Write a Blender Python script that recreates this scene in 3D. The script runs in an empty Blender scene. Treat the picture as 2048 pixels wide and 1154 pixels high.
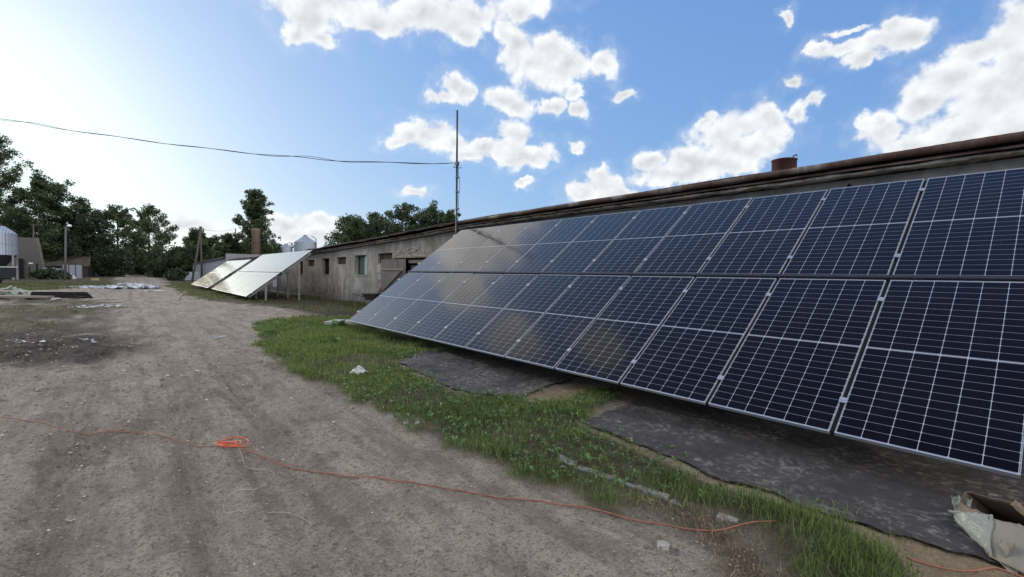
import bpy, bmesh, math, random
import numpy as np
from mathutils import Vector, Matrix
random.seed(7); rng = np.random.default_rng(7)
SC = bpy.context.scene
COL = SC.collection
R = math.radians

# ---------------------------------------------------------------- camera frame (fitted to the panel grid)
FP, PIT, ROL, YAW, H = 930.37, -.0343, .0114, .6985, 1.7
Fv = np.array([math.sin(YAW)*math.cos(PIT), math.cos(YAW)*math.cos(PIT), math.sin(PIT)])
Rv = np.array([math.cos(YAW), -math.sin(YAW), 0.]); Uv = np.cross(Rv, Fv)
R2 = Rv*math.cos(ROL)+Uv*math.sin(ROL); U2 = -Rv*math.sin(ROL)+Uv*math.cos(ROL)
CAM = np.array([0, 0, H])
def ray(x, y): return Fv+R2*(x-1024)/FP-U2*(y-577)/FP
def G(x, y, z=0.):  d = ray(x, y); return CAM+d*(z-H)/d[2]
def PX(x, y, X): d = ray(x, y); return CAM+d*X/d[0]
def D(x, y, dep): return CAM+ray(x, y)*dep
cam = bpy.data.cameras.new('camera'); co = bpy.data.objects.new('camera', cam); COL.objects.link(co)
cam.sensor_width = 36; cam.lens = FP/2048*36; cam.clip_start = .05; cam.clip_end = 3000
M = Matrix.Identity(4)
for i in range(3):
    M[i][0] = R2[i]; M[i][1] = U2[i]; M[i][2] = -Fv[i]; M[i][3] = CAM[i]
co.matrix_world = M; SC.camera = co

# ---------------------------------------------------------------- numpy noise
def _h(ix, iy, s):
    n = (ix.astype(np.int64)*374761393+iy.astype(np.int64)*668265263+s*1442695041) & 0xffffffff
    n = ((n ^ (n >> 13))*1274126177) & 0xffffffff
    return ((n ^ (n >> 16)) & 0xffff)/65535.
def vn(x, y, s=0):
    x = np.asarray(x, float); y = np.asarray(y, float)
    ix = np.floor(x); iy = np.floor(y); fx = x-ix; fy = y-iy
    fx = fx*fx*(3-2*fx); fy = fy*fy*(3-2*fy)
    a = _h(ix, iy, s); b = _h(ix+1, iy, s); c = _h(ix, iy+1, s); d = _h(ix+1, iy+1, s)
    return (a*(1-fx)+b*fx)*(1-fy)+(c*(1-fx)+d*fx)*fy
def fbm(x, y, s=0, o=4, g=.5):
    t = 0; a = 1; n = 0
    for i in range(o):
        t = t+a*(vn(x*2**i+17.3*i, y*2**i-9.1*i, s+i)-.5); n += a; a *= g
    return t/n*2
def sstep(a, b, x):
    t = np.clip((x-a)/(b-a), 0, 1); return t*t*(3-2*t)
def polydist(x, y, P):
    """signed distance, positive inside"""
    P = np.array(P); n = len(P); best = np.full(x.shape, 1e18); ins = np.zeros(x.shape, bool)
    for i in range(n):
        ax, ay = P[i]; bx, by = P[(i+1) % n]
        dx, dy = bx-ax, by-ay; L = dx*dx+dy*dy+1e-12
        t = np.clip(((x-ax)*dx+(y-ay)*dy)/L, 0, 1)
        best = np.minimum(best, (x-ax-t*dx)**2+(y-ay-t*dy)**2)
        if abs(by-ay) > 1e-9:
            ins ^= ((ay > y) != (by > y)) & (x < (bx-ax)*(y-ay)/(by-ay)+ax)
    d = np.sqrt(best); return np.where(ins, d, -d)
def gp(pts): return [tuple(G(*p)[:2]) for p in pts]

# ground zones, given by the points of their outlines on the ground
Z_GRASS = gp([(505,652),(545,640),(620,632),(700,630),(760,650),(900,692),(960,704),(880,712),(790,728),(860,757),(900,778),(960,797),(1035,803),
   (1060,790),(1180,772),(1260,770),(1300,790),(1260,806),(1160,852),(1300,905),(1420,960),(1560,1003),(1690,1050),(1860,1180),(1900,1500),(1640,1300),(1560,1130),
   (1450,1075),(1200,1012),(1060,955),(960,905),(895,890),(850,850),(780,826),(700,792),(600,750),(545,712),(510,680)])
Z_G2 = gp([(330,572),(395,586),(412,602),(500,611),(600,621),(700,626),(800,630),(900,600),(760,585),(600,590),(500,590),(420,570),(360,560)])
Z_G3 = gp([(-500,562),(90,563),(190,562),(240,560),(225,571),(150,576),(40,584),(-500,584)])
Z_G4 = gp([(-500,612),(60,606),(180,600),(192,622),(165,655),(110,668),(0,676),(-500,690)])
Z_G5 = gp([(345,559),(330,566),(372,590),(420,600),(470,585),(430,566),(400,558)])
Z_MUD = gp([(-400,660),(0,668),(110,668),(190,676),(243,690),(215,708),(150,716),(0,720),(-400,735)])
Z_M2 = gp([(-400,588),(120,592),(215,606),(250,650),(262,700),(230,722),(-400,745)])
Z_SAND = gp([(1035,800),(1100,783),(1170,776),(1165,790),(1120,804),(1060,806)])
Z_SAND2 = gp([(1160,850),(1300,900),(1420,955),(1560,998),(1690,1045),(1760,1075),(2060,1130),(2300,1300),(1860,1240),(1830,1154),(1700,1064),(1560,1016),(1420,972),(1300,915)])
Z_DRY = gp([(1230,955),(1330,985),(1440,1030),(1500,1060),(1560,1110),(1600,1200),(1450,1200),(1380,1090),(1280,1030),(1200,1000)])
Z_SHADE = [(5.0,-6),(9.6,-6),(9.6,60),(5.0,60)]  # area under the arrays where shade is painted into the ground
def zones(x, y):
    w = fbm(x*1.3, y*1.3, 3, 4)*.35
    far = np.clip(np.hypot(x, y)/12, .35, 3)
    g = sstep(-.10, .20, polydist(x, y, Z_GRASS)+w*1.1+fbm(x*5, y*5, 13, 3)*.10)
    g2 = sstep(-.3, .5, polydist(x, y, Z_G2)+w*2.0)*.95
    g3 = sstep(-1, 1.4, polydist(x, y, Z_G3)+w*4)
    g4 = sstep(-.5, 1.2, polydist(x, y, Z_G4)+fbm(x*.35+3, y*.5, 8, 4)*3.6-.45)*.8
    g5 = sstep(-.5, .8, polydist(x, y, Z_G5)+w*3)
    ff = sstep(-8, -16, x+0*y)*.8+sstep(52, 62, y)*np.maximum(sstep(-.4, -1.4, x+w*2), sstep(4.2, 5.4, x+w*2))*.95+sstep(105, 125, y)*(1-sstep(2.2, 0.8, np.abs(x+y*0)))*.9
    grass = np.clip(np.maximum.reduce([g, g2, g3, g4, g5, np.clip(ff, 0, 1)]), 0, 1)
    mud = sstep(-1.3, .3, polydist(x, y, Z_MUD)+w*2.6)
    mud = np.maximum(mud, sstep(-.8, 1.5, polydist(x, y, Z_M2)+w*3)*.95*sstep(.28, .55, vn(x*.9+7, y*.45, 29)*.6+vn(x*2.6, y*1.2, 30)*.4))
    sand = np.maximum(sstep(-.08, .1, polydist(x, y, Z_SAND)+w*.2), sstep(-.1, .1, polydist(x, y, Z_SAND2)+w*.12))
    dry = sstep(-.1, .25, polydist(x, y, Z_DRY)+w*.6)
    dark = sstep(0, 1.2, polydist(x, y, Z_SHADE))
    grass = grass*(1-sand*.9)*(1-dry*.75)
    return grass, mud, sand, dry, dark
def rutc(y): return .2*np.sin(y*.13)   # slow wander of the wheel tracks
def tracks(x, y):
    t = 0
    for c, wd in ((-.55, .16), (1.05, .16), (.3, .10), (-1.6, .2), (-2.3, .14)):
        u = x-(c+rutc(y)+.10*(y-4)*(.25 if c < -1 else .08)); t = t+np.exp(-(u/wd)**4)*sstep(.3, .6, vn(x*.3+c, y*.3, 5))*(.65+.35*np.sign(np.sin((y+np.abs(u)*1.2)*2*math.pi/.115)))
    u = (x*.80-y*.60); v = x*.6+y*.8
    t = t+(np.exp(-((u+3.75)/.3)**4)+.7*np.exp(-((u+2.1)/.25)**4))*(.5+.5*np.sin(v*2*math.pi/.17+fbm(x, y, 9, 3)*2))*sstep(.3, .6, vn(x*.7, y*.6, 41))
    return np.clip(t, 0, 1)
def gz(x, y, zs=None):
    x = np.asarray(x, float); y = np.asarray(y, float)
    gr, mud, sa, dr, dk = zs if zs is not None else zones(x, y)
    r = np.hypot(x, y); lod = np.clip(14/(r+1), 0, 1)
    z = fbm(x*.25, y*.25, 11, 3)*.035*np.clip(r/5, .3, 1)
    z = z+(fbm(x*1.7, y*1.1, 21, 4)*.035+fbm(x*7, y*5, 31, 4)*.034*lod+np.abs(fbm(x*3.1, y*1.3, 37, 4))*.03)*(1-.5*gr)*(1-.8*dk)
    # wheel tracks along the track
    for c, wd, dp in ((-.55, .22, .035), (1.05, .22, .03), (.3, .16, .018), (-1.6, .25, .03)):
        u = x-(c+rutc(y)+.10*(y-4)*(.25 if c < -1 else .08))
        z = z-1.5*dp*np.exp(-(u/wd)**2)*(1-gr)*(.5+.5*vn(x*.3, y*.25, 5))
        tr = np.sin((y*1+np.abs(u)*1.2)*2*math.pi/.115)
        z = z+.014*tr*np.exp(-(u/(wd*.9))**4)*lod*sstep(.45, .62, vn(x*.5+c, y*.35, 77))*(1-gr)
    # diagonal tread marks where something turned
    u = (x*.80-y*.60); v = (x*.60+y*.80)
    band = np.exp(-((u+3.75)/.35)**2)+.7*np.exp(-((u+2.1)/.3)**2)
    z = z+.028*np.sin(v*2*math.pi/.17+fbm(x, y, 9, 3)*2)*band*(1-gr)*lod*sstep(.3, .6, vn(x*.7, y*.6, 41))
    z = z+mud*(fbm(x*1.6, y*.8, 51, 4)*.16+.02)
    z = z+gr*(.03+.03*fbm(x*1.5, y*1.5, 61, 3))*sstep(25, 10, r)
    z = z*(1-.75*dk*(1-gr))
    return z-.002*np.clip(y-30, 0, 60)*0
def gz1(x, y): return float(gz(np.array([x]), np.array([y]))[0])

# ---------------------------------------------------------------- object helpers
def tag(o, label=None, cat=None, group=None, kind=None):
    if label: o['label'] = label
    if cat: o['category'] = cat
    if group: o['group'] = group
    if kind: o['kind'] = kind
    return o
def link(name, me, mat=None, parent=None, smooth=False):
    if mat is not None:
        for m in (mat if isinstance(mat, (list, tuple)) else [mat]): me.materials.append(m)
    if smooth: me.polygons.foreach_set('use_smooth', [True]*len(me.polygons))
    o = bpy.data.objects.new(name, me); COL.objects.link(o)
    if parent: o.parent = parent
    return o
def empty(name, loc, label, cat, group=None, rz=0):
    o = bpy.data.objects.new(name, None); COL.objects.link(o); o.location = loc; o.rotation_euler = (0, 0, rz)
    o.empty_display_size = .2
    return tag(o, label, cat, group)
def npmesh(name, V, Fq, mat, parent=None, smooth=False, uv=None):
    V = np.asarray(V, np.float32); Fq = np.asarray(Fq, np.int32); k = Fq.shape[1]; n = len(Fq)
    me = bpy.data.meshes.new(name); me.vertices.add(len(V)); me.vertices.foreach_set('co', V.ravel())
    me.loops.add(n*k); me.loops.foreach_set('vertex_index', Fq.ravel())
    me.polygons.add(n); me.polygons.foreach_set('loop_start', np.arange(0, n*k, k, dtype=np.int32))
    me.polygons.foreach_set('loop_total', np.full(n, k, np.int32)); me.update(calc_edges=True); me.validate()
    return link(name, me, mat, parent, smooth)
class MB:
    def __init__(s): s.b = bmesh.new()
    def box(s, x0, x1, y0, y1, z0, z1, mat=None):
        vs = [s.b.verts.new((x, y, z)) for x in (x0, x1) for y in (y0, y1) for z in (z0, z1)]
        for f in ((0,1,3,2),(4,6,7,5),(0,4,5,1),(2,3,7,6),(0,2,6,4),(1,5,7,3)):
            s.b.faces.new([vs[i] for i in f])
        if mat is not None:
            for v in vs: v.co = mat @ v.co
        return s
    def bar(s, a, b, w, h, up=(0, 0, 1)):
        a = Vector(a); b = Vector(b); d = b-a; L = d.length; d.normalize()
        x = d.cross(Vector(up)); 
        if x.length < 1e-4: x = d.cross(Vector((1, 0, 0)))
        x.normalize(); z = x.cross(d)
        m = Matrix.Identity(4)
        for i in range(3): m[i][0] = x[i]; m[i][1] = d[i]; m[i][2] = z[i]; m[i][3] = a[i]
        return s.box(-w/2, w/2, 0, L, -h/2, h/2, m)
    def tube(s, pts, r, n=8, cap=True):
        pts = [Vector(p) for p in pts]; rings = []
        rs = r if isinstance(r, (list, tuple)) else [r]*len(pts)
        ref = None
        for i, p in enumerate(pts):
            t = (pts[min(i+1, len(pts)-1)]-pts[max(i-1, 0)]); t = t.normalized() if t.length > 1e-9 else Vector((0, 0, 1))
            if ref is None or abs(ref.dot(t)) > .95: ref = Vector((0, 0, 1)) if abs(t.z) < .9 else Vector((1, 0, 0))
            u = t.cross(ref).normalized(); v = t.cross(u)
            ref = -u.cross(t) if False else ref
            rings.append([s.b.verts.new(p+(u*math.cos(a)+v*math.sin(a))*rs[i]) for a in [2*math.pi*k/n for k in range(n)]])
        for a, b in zip(rings, rings[1:]):
            for k in range(n): s.b.faces.new((a[k], a[(k+1) % n], b[(k+1) % n], b[k]))
        if cap:
            s.b.faces.new(rings[0][::-1]); s.b.faces.new(rings[-1])
        return s
    def lathe(s, c, prof, n=24, cap=True):
        rings = []
        for (r, z) in prof:
            rings.append([s.b.verts.new((c[0]+r*math.cos(2*math.pi*k/n), c[1]+r*math.sin(2*math.pi*k/n), c[2]+z)) for k in range(n)])
        for a, b in zip(rings, rings[1:]):
            for k in range(n): s.b.faces.new((a[k], a[(k+1) % n], b[(k+1) % n], b[k]))
        if cap: s.b.faces.new(rings[0][::-1]); s.b.faces.new(rings[-1])
        return s
    def poly(s, pts): s.b.faces.new([s.b.verts.new(p) for p in pts]); return s
    def prism(s, pts, dv):
        a = [s.b.verts.new(p) for p in pts]; b = [s.b.verts.new(Vector(p)+Vector(dv)) for p in pts]; n = len(a)
        s.b.faces.new(a[::-1]); s.b.faces.new(b)
        for k in range(n): s.b.faces.new((a[k], a[(k+1) % n], b[(k+1) % n], b[k]))
        return s
    def build(s, name, mat, parent=None, smooth=False, bevel=0):
        if bevel: bmesh.ops.bevel(s.b, geom=list(s.b.edges), offset=bevel, segments=1, affect='EDGES')
        bmesh.ops.recalc_face_normals(s.b, faces=s.b.faces)
        me = bpy.data.meshes.new(name); s.b.to_mesh(me); s.b.free()
        o = link(name, me, mat, parent, smooth)
        return o

# ---------------------------------------------------------------- materials
def newmat(name):
    m = bpy.data.materials.new(name); m.use_nodes = True; nt = m.node_tree
    return m, nt, nt.nodes['Principled BSDF']
def N(nt, t, **k):
    n = nt.nodes.new(t)
    for a, b in k.items(): setattr(n, a, b)
    return n
def mth(nt, op, a, b=None, c=None, clamp=False):
    n = nt.nodes.new('ShaderNodeMath'); n.operation = op; n.use_clamp = clamp
    for i, v in enumerate((a, b, c)):
        if v is None: continue
        if isinstance(v, (int, float)): n.inputs[i].default_value = v
        else: nt.links.new(v, n.inputs[i])
    return n.outputs[0]
def noise(nt, vec, scale, det=4, ro=.55, dist=0):
    n = N(nt, 'ShaderNodeTexNoise'); n.inputs['Scale'].default_value = scale; n.inputs['Detail'].default_value = det
    n.inputs['Roughness'].default_value = ro; n.inputs['Distortion'].default_value = dist
    if vec is not None: nt.links.new(vec, n.inputs['Vector'])
    return n.outputs['Fac']
def ramp(nt, fac, stops):
    n = N(nt, 'ShaderNodeValToRGB'); nt.links.new(fac, n.inputs[0]); e = n.color_ramp.elements
    while len(e) < len(stops): e.new(.5)
    for i, (p, c) in enumerate(stops):
        e[i].position = p; e[i].color = (*c, 1) if len(c) == 3 else c
    return n.outputs[0]
def mix(nt, f, a, b, mode='MIX'):
    n = N(nt, 'ShaderNodeMix', data_type='RGBA', blend_type=mode)
    for i, v in ((0, f), (6, a), (7, b)):
        if isinstance(v, (int, float)): n.inputs[i].default_value = v
        elif isinstance(v, tuple): n.inputs[i].default_value = (*v, 1)
        else: nt.links.new(v, n.inputs[i])
    return n.outputs[2]
def bump(nt, h, dist, st=1.):
    n = N(nt, 'ShaderNodeBump'); n.inputs['Strength'].default_value = st; n.inputs['Distance'].default_value = dist
    nt.links.new(h, n.inputs['Height']); return n.outputs[0]
def objc(nt, scale=(1, 1, 1), world=False):
    g = N(nt, 'ShaderNodeNewGeometry') if world else N(nt, 'ShaderNodeTexCoord')
    mp = N(nt, 'ShaderNodeMapping'); mp.inputs['Scale'].default_value = scale
    nt.links.new(g.outputs['Position' if world else 'Object'], mp.inputs[0]); return mp.outputs[0]
def simple(name, c, rough=.7, metal=0., var=.25, scale=6., bmp=.003, c2=None, sc3=(1, 1, 1), spec=.4, det=5):
    m, nt, b = newmat(name); v = objc(nt, sc3, True)
    f = noise(nt, v, scale, det, .6)
    c2 = c2 or tuple(x*(1-var) for x in c); cc = tuple(min(1, x*(1+var*.6)) for x in c)
    nt.links.new(ramp(nt, f, [(.3, c2), (.7, cc)]), b.inputs['Base Color'])
    b.inputs['Roughness'].default_value = rough; b.inputs['Metallic'].default_value = metal
    b.inputs['Specular IOR Level'].default_value = spec
    if bmp: nt.links.new(bump(nt, f, bmp), b.inputs['Normal'])
    return m

def mat_ground():
    m, nt, b = newmat('dirt'); L = nt.links
    at = N(nt, 'ShaderNodeAttribute', attribute_name='zone'); sp = N(nt, 'ShaderNodeSeparateColor'); L.new(at.outputs['Color'], sp.inputs[0])
    at2 = N(nt, 'ShaderNodeAttribute', attribute_name='zone2'); sp2 = N(nt, 'ShaderNodeSeparateColor'); L.new(at2.outputs['Color'], sp2.inputs[0])
    v = objc(nt, (1, 1, 1), True)
    n1 = noise(nt, v, .9, 6, .6); n2 = noise(nt, v, 9, 6, .65); n3 = noise(nt, v, 55, 4, .7)
    dirt = ramp(nt, n1, [(.3, (.35, .292, .232)), (.5, (.45, .382, .31)), (.72, (.55, .475, .39))])
    dirt = mix(nt, mth(nt, 'MULTIPLY', ramp(nt, n2, [(.42, (0, 0, 0)), (.7, (1, 1, 1))]), .45), dirt, (.52, .46, .39))
    dirt = mix(nt, mth(nt, 'MULTIPLY', ramp(nt, n3, [(.5, (0, 0, 0)), (.64, (1, 1, 1))]), .75), dirt, (.15, .125, .10))
    n6 = noise(nt, v, 21, 5, .75)
    dirt = mix(nt, mth(nt, 'MULTIPLY', ramp(nt, n6, [(.36, (1, 1, 1)), (.47, (0, 0, 0))]), .7), dirt, (.14, .118, .098))  # shading of crevices between clods painted into the dirt colour
    dirt = mix(nt, mth(nt, 'MULTIPLY', ramp(nt, n6, [(.60, (0, 0, 0)), (.72, (1, 1, 1))]), .6), dirt, (.56, .50, .43))
    n4 = noise(nt, objc(nt, (2.2, .24, 1), True), 1.6, 7, .7)
    dirt = mix(nt, mth(nt, 'MULTIPLY', ramp(nt, n4, [(.42, (1, 1, 1)), (.53, (0, 0, 0))]), .55), dirt, (.20, .165, .135))
    n5 = noise(nt, v, 3.4, 7, .7, .6)
    dirt = mix(nt, mth(nt, 'MULTIPLY', ramp(nt, n5, [(.50, (0, 0, 0)), (.62, (1, 1, 1))]), .38), dirt, (.15, .128, .108))
    soil = ramp(nt, n2, [(.35, (.060, .056, .032)), (.65, (.135, .118, .075))])
    mud = ramp(nt, n2, [(.40, (.032, .027, .025)), (.56, (.066, .055, .049)), (.76, (.16, .135, .118))])
    sand = ramp(nt, n2, [(.3, (.26, .2, .13)), (.7, (.4, .32, .21))])
    dry = ramp(nt, n2, [(.3, (.085, .062, .045)), (.7, (.2, .155, .11))])
    under_shade = ramp(nt, n2, [(.3, (.035, .029, .024)), (.7, (.075, .062, .051))])  # shade under the arrays, put into the ground colour
    dirt = mix(nt, mth(nt, 'MULTIPLY', sp2.outputs[2], .42), dirt, (.17, .142, .118))
    c = mix(nt, sp2.outputs[1], dirt, under_shade)
    c = mix(nt, sp.outputs[1], c, mud); c = mix(nt, sp2.outputs[0], c, dry); c = mix(nt, sp.outputs[0], c, soil); c = mix(nt, sp.outputs[2], c, sand)
    L.new(c, b.inputs['Base Color']); 
    b.inputs['Roughness'].default_value = .97; b.inputs['Specular IOR Level'].default_value = .12
    vo = N(nt, 'ShaderNodeTexVoronoi'); vo.inputs['Scale'].default_value = 34; L.new(v, vo.inputs['Vector'])
    peb = ramp(nt, vo.outputs['Distance'], [(.08, (1, 1, 1)), (.35, (0, 0, 0))])
    h = mth(nt, 'ADD', mth(nt, 'ADD', n2, mth(nt, 'MULTIPLY', n6, .8)), mth(nt, 'MULTIPLY', n3, .5)); h = mth(nt, 'ADD', h, mth(nt, 'MULTIPLY', peb, .22))
    L.new(bump(nt, h, .075, 1.), b.inputs['Normal']); return m

def mat_plaster():
    m, nt, b = newmat('stained_plaster'); L = nt.links; v = objc(nt, (1, 1, 1), True)
    big = noise(nt, v, .8, 5, .6, .4); med = noise(nt, v, 3.2, 6, .65); fine = noise(nt, v, 26, 5, .7)
    stv = objc(nt, (1.1, 1.1, .45), True); st = noise(nt, stv, 1.3, 6, .7, .8)
    c = ramp(nt, big, [(.3, (.23, .212, .188)), (.5, (.38, .357, .32)), (.72, (.55, .52, .47))])
    c = mix(nt, mth(nt, 'MULTIPLY', ramp(nt, st, [(.38, (1, 1, 1)), (.6, (0, 0, 0))]), .55), c, (.15, .13, .115))
    c = mix(nt, mth(nt, 'MULTIPLY', ramp(nt, med, [(.52, (0, 0, 0)), (.68, (1, 1, 1))]), .35), c, (.52, .49, .43))
    sz = N(nt, 'ShaderNodeSeparateXYZ'); L.new(v, sz.inputs[0]); low = mth(nt, 'ADD', sz.outputs[2], mth(nt, 'MULTIPLY', mth(nt, 'SUBTRACT', med, .5), 1.6))
    c = mix(nt, mth(nt, 'MULTIPLY', ramp(nt, low, [(.15, (1, 1, 1)), (.8, (0, 0, 0))]), .6), c, (.10, .088, .07))   # damp and splashed dirt along the foot
    # rough dark patch of bare render, fallen plaster near the door
    L.new(c, b.inputs['Base Color']); b.inputs['Roughness'].default_value = .95; b.inputs['Specular IOR Level'].default_value = .2
    h = mth(nt, 'ADD', mth(nt, 'MULTIPLY', med, 1.), mth(nt, 'MULTIPLY', fine, .35)); L.new(bump(nt, h, .05, .8), b.inputs['Normal']); return m

def mat_cells():
    m, nt, b = newmat('solar_cells'); L = nt.links
    uv = N(nt, 'ShaderNodeUVMap'); s = N(nt, 'ShaderNodeSeparateXYZ'); L.new(uv.outputs[0], s.inputs[0])
    x = mth(nt, 'MULTIPLY', s.outputs[0], 1.134); y = mth(nt, 'MULTIPLY', s.outputs[1], 2.278)
    px = .1858; x0 = (1.134-6*px)/2
    fx = mth(nt, 'PINGPONG', mth(nt, 'SUBTRACT', x, x0), px/2)       # 0 at a column line
    # column line distance: pingpong gives 0 at lines, px/2 at cell centre
    yc = mth(nt, 'ABSOLUTE', mth(nt, 'SUBTRACT', y, 1.139)); ph = .0925
    yy = mth(nt, 'SUBTRACT', yc, .0125); fy = mth(nt, 'PINGPONG', yy, ph/2)
    def below(a, t, soft): # 1 when a<t
        n = N(nt, 'ShaderNodeMapRange'); n.interpolation_type = 'SMOOTHSTEP'; L.new(a, n.inputs[0]); n.inputs[1].default_value = t-soft; n.inputs[2].default_value = t+soft
        n.inputs[3].default_value = 1; n.inputs[4].default_value = 0; return n.outputs[0]
    v1 = below(fx, .0023, .0005); v2 = mth(nt, 'MULTIPLY', below(fy, .0017, .0005), .62)
    dia = below(mth(nt, 'ADD', fx, fy), .0095, .001)
    mid = below(yc, .0065, .001)
    edge = mth(nt, 'MAXIMUM', below(x, .0042, .001), below(mth(nt, 'SUBTRACT', 1.134, x), .0042, .001))
    edge = mth(nt, 'MAXIMUM', edge, below(mth(nt, 'SUBTRACT', 1.139, yc), .014, .001))
    f = mth(nt, 'MAXIMUM', mth(nt, 'MAXIMUM', v1, v2), mth(nt, 'MAXIMUM', dia, mth(nt, 'MAXIMUM', mid, edge)))
    bus = below(mth(nt, 'PINGPONG', mth(nt, 'SUBTRACT', x, x0), px/22), .0007, .0003)
    cell = mix(nt, mth(nt, 'MULTIPLY', bus, .3), (.0050, .0032, .0070), (.022, .021, .032))
    info = N(nt, 'ShaderNodeObjectInfo')
    cell = mix(nt, mth(nt, 'MULTIPLY', info.outputs['Random'], .5), cell, (.005, .004, .005))
    du = noise(nt, objc(nt, (1, 1, 1), True), 2.2, 5, .65)
    cell = mix(nt, mth(nt, 'MULTIPLY', ramp(nt, du, [(.4, (0, 0, 0)), (.8, (1, 1, 1))]), .014), cell, (.25, .23, .2))
    L.new(mix(nt, f, cell, (.34, .37, .44)), b.inputs['Base Color'])
    b.inputs['Roughness'].default_value = .6; b.inputs['Specular IOR Level'].default_value = 0
    fr = N(nt, 'ShaderNodeFresnel'); fr.inputs['IOR'].default_value = 1.5; gl = N(nt, 'ShaderNodeBsdfGlossy'); L.new(mth(nt, 'ADD', .05, mth(nt, 'MULTIPLY', du, .10)), gl.inputs['Roughness'])
    gl.inputs['Color'].default_value = (1, .94, .86, 1); ms = N(nt, 'ShaderNodeMixShader'); L.new(mth(nt, 'SUBTRACT', mth(nt, 'MULTIPLY', fr.outputs[0], 1.65), .063, clamp=True), ms.inputs[0])
    L.new(b.outputs[0], ms.inputs[1]); L.new(gl.outputs[0], ms.inputs[2]); L.new(ms.outputs[0], nt.nodes['Material Output'].inputs[0])
    return m

def mat_leaf(name, a, c, tr=.25):
    m, nt, b = newmat(name); L = nt.links; g = N(nt, 'ShaderNodeNewGeometry')
    v = objc(nt, (1, 1, 1), True); n1 = noise(nt, v, .8, 3)
    f = mth(nt, 'ADD', mth(nt, 'MULTIPLY', g.outputs['Random Per Island'], .6), mth(nt, 'MULTIPLY', n1, .5))
    col = ramp(nt, f, [(.2, a), (.85, c)])
    L.new(col, b.inputs['Base Color']); b.inputs['Roughness'].default_value = .55; b.inputs['Specular IOR Level'].default_value = .3
    t = N(nt, 'ShaderNodeBsdfTranslucent'); L.new(col, t.inputs[0]); ms = N(nt, 'ShaderNodeMixShader'); ms.inputs[0].default_value = tr
    L.new(b.outputs[0], ms.inputs[1]); L.new(t.outputs[0], ms.inputs[2]); L.new(ms.outputs[0], nt.nodes['Material Output'].inputs[0]); return m

def mat_brick(name, c1, c2, mortar, scale=1., rot=(0, 0, 0), bw=.25, bh=.075, ms=.01):
    m, nt, b = newmat(name); L = nt.links
    tc = N(nt, 'ShaderNodeNewGeometry'); mp = N(nt, 'ShaderNodeMapping'); mp.inputs['Rotation'].default_value = rot; L.new(tc.outputs['Position'], mp.inputs[0])
    br = N(nt, 'ShaderNodeTexBrick'); L.new(mp.outputs[0], br.inputs['Vector']); br.inputs['Scale'].default_value = scale
    br.inputs['Brick Width'].default_value = bw; br.inputs['Row Height'].default_value = bh; br.inputs['Mortar Size'].default_value = ms
    br.inputs['Color1'].default_value = (*c1, 1); br.inputs['Color2'].default_value = (*c2, 1); br.inputs['Mortar'].default_value = (*mortar, 1)
    n = noise(nt, tc.outputs['Position'], 5, 5)
    L.new(mix(nt, mth(nt, 'MULTIPLY', n, .5), br.outputs[0], tuple(x*.45 for x in c1)), b.inputs['Base Color']); b.inputs['Roughness'].default_value = .95
    L.new(bump(nt, mth(nt, 'SUBTRACT', n, br.outputs['Fac']), .01), b.inputs['Normal']); return m

def mat_gutter():
    m, nt, b = newmat('rusty_gutter'); L = nt.links; v = objc(nt, (1, 1, 1), True)
    a = noise(nt, objc(nt, (1, .8, 1), True), 1.1, 3); s = noise(nt, objc(nt, (2, 9, 2), True), 1.2, 5, .6)
    c = ramp(nt, a, [(.35, (.11, .052, .040)), (.52, (.14, .095, .078)), (.62, (.32, .30, .275))])
    c = mix(nt, mth(nt, 'MULTIPLY', ramp(nt, s, [(.4, (0, 0, 0)), (.62, (1, 1, 1))]), .6), c, (.05, .022, .018))
    L.new(c, b.inputs['Base Color']); b.inputs['Roughness'].default_value = .65; b.inputs['Metallic'].default_value = .15; return m

def mat_slate():
    m, nt, b = newmat('weathered_roof'); L = nt.links; v = objc(nt, (1, 1, 1), True)
    a = noise(nt, objc(nt, (1, .7, 1), True), 3, 6, .65)
    L.new(ramp(nt, a, [(.35, (.045, .033, .03)), (.6, (.10, .075, .065)), (.75, (.2, .17, .15))]), b.inputs['Base Color']); b.inputs['Roughness'].default_value = .9
    L.new(bump(nt, a, .02), b.inputs['Normal']); return m

def mat_membrane():
    m, nt, b = newmat('black_membrane'); L = nt.links; v = objc(nt, (1, 1, 1), True)
    w = N(nt, 'ShaderNodeTexWave'); w.inputs['Scale'].default_value = 22; w.inputs['Distortion'].default_value = 1.5; L.new(v, w.inputs['Vector'])
    n1 = noise(nt, v, 1.6, 5, .6); n2 = noise(nt, objc(nt, (1.3, 1, 1), True), 15, 6, .72)
    c = ramp(nt, n1, [(.3, (.032, .029, .030)), (.7, (.058, .053, .053))])
    d = mth(nt, 'MULTIPLY', ramp(nt, n2, [(.50, (0, 0, 0)), (.70, (1, 1, 1))]), ramp(nt, n1, [(.4, (.1, .1, .1)), (.62, (1, 1, 1))]))
    c = mix(nt, d, c, (.30, .27, .24))
    L.new(c, b.inputs['Base Color']); b.inputs['Roughness'].default_value = .8; b.inputs['Specular IOR Level'].default_value = .3
    L.new(bump(nt, mth(nt, 'ADD', n2, mth(nt, 'MULTIPLY', w.outputs['Fac'], .12)), .012), b.inputs['Normal']); return m

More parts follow.
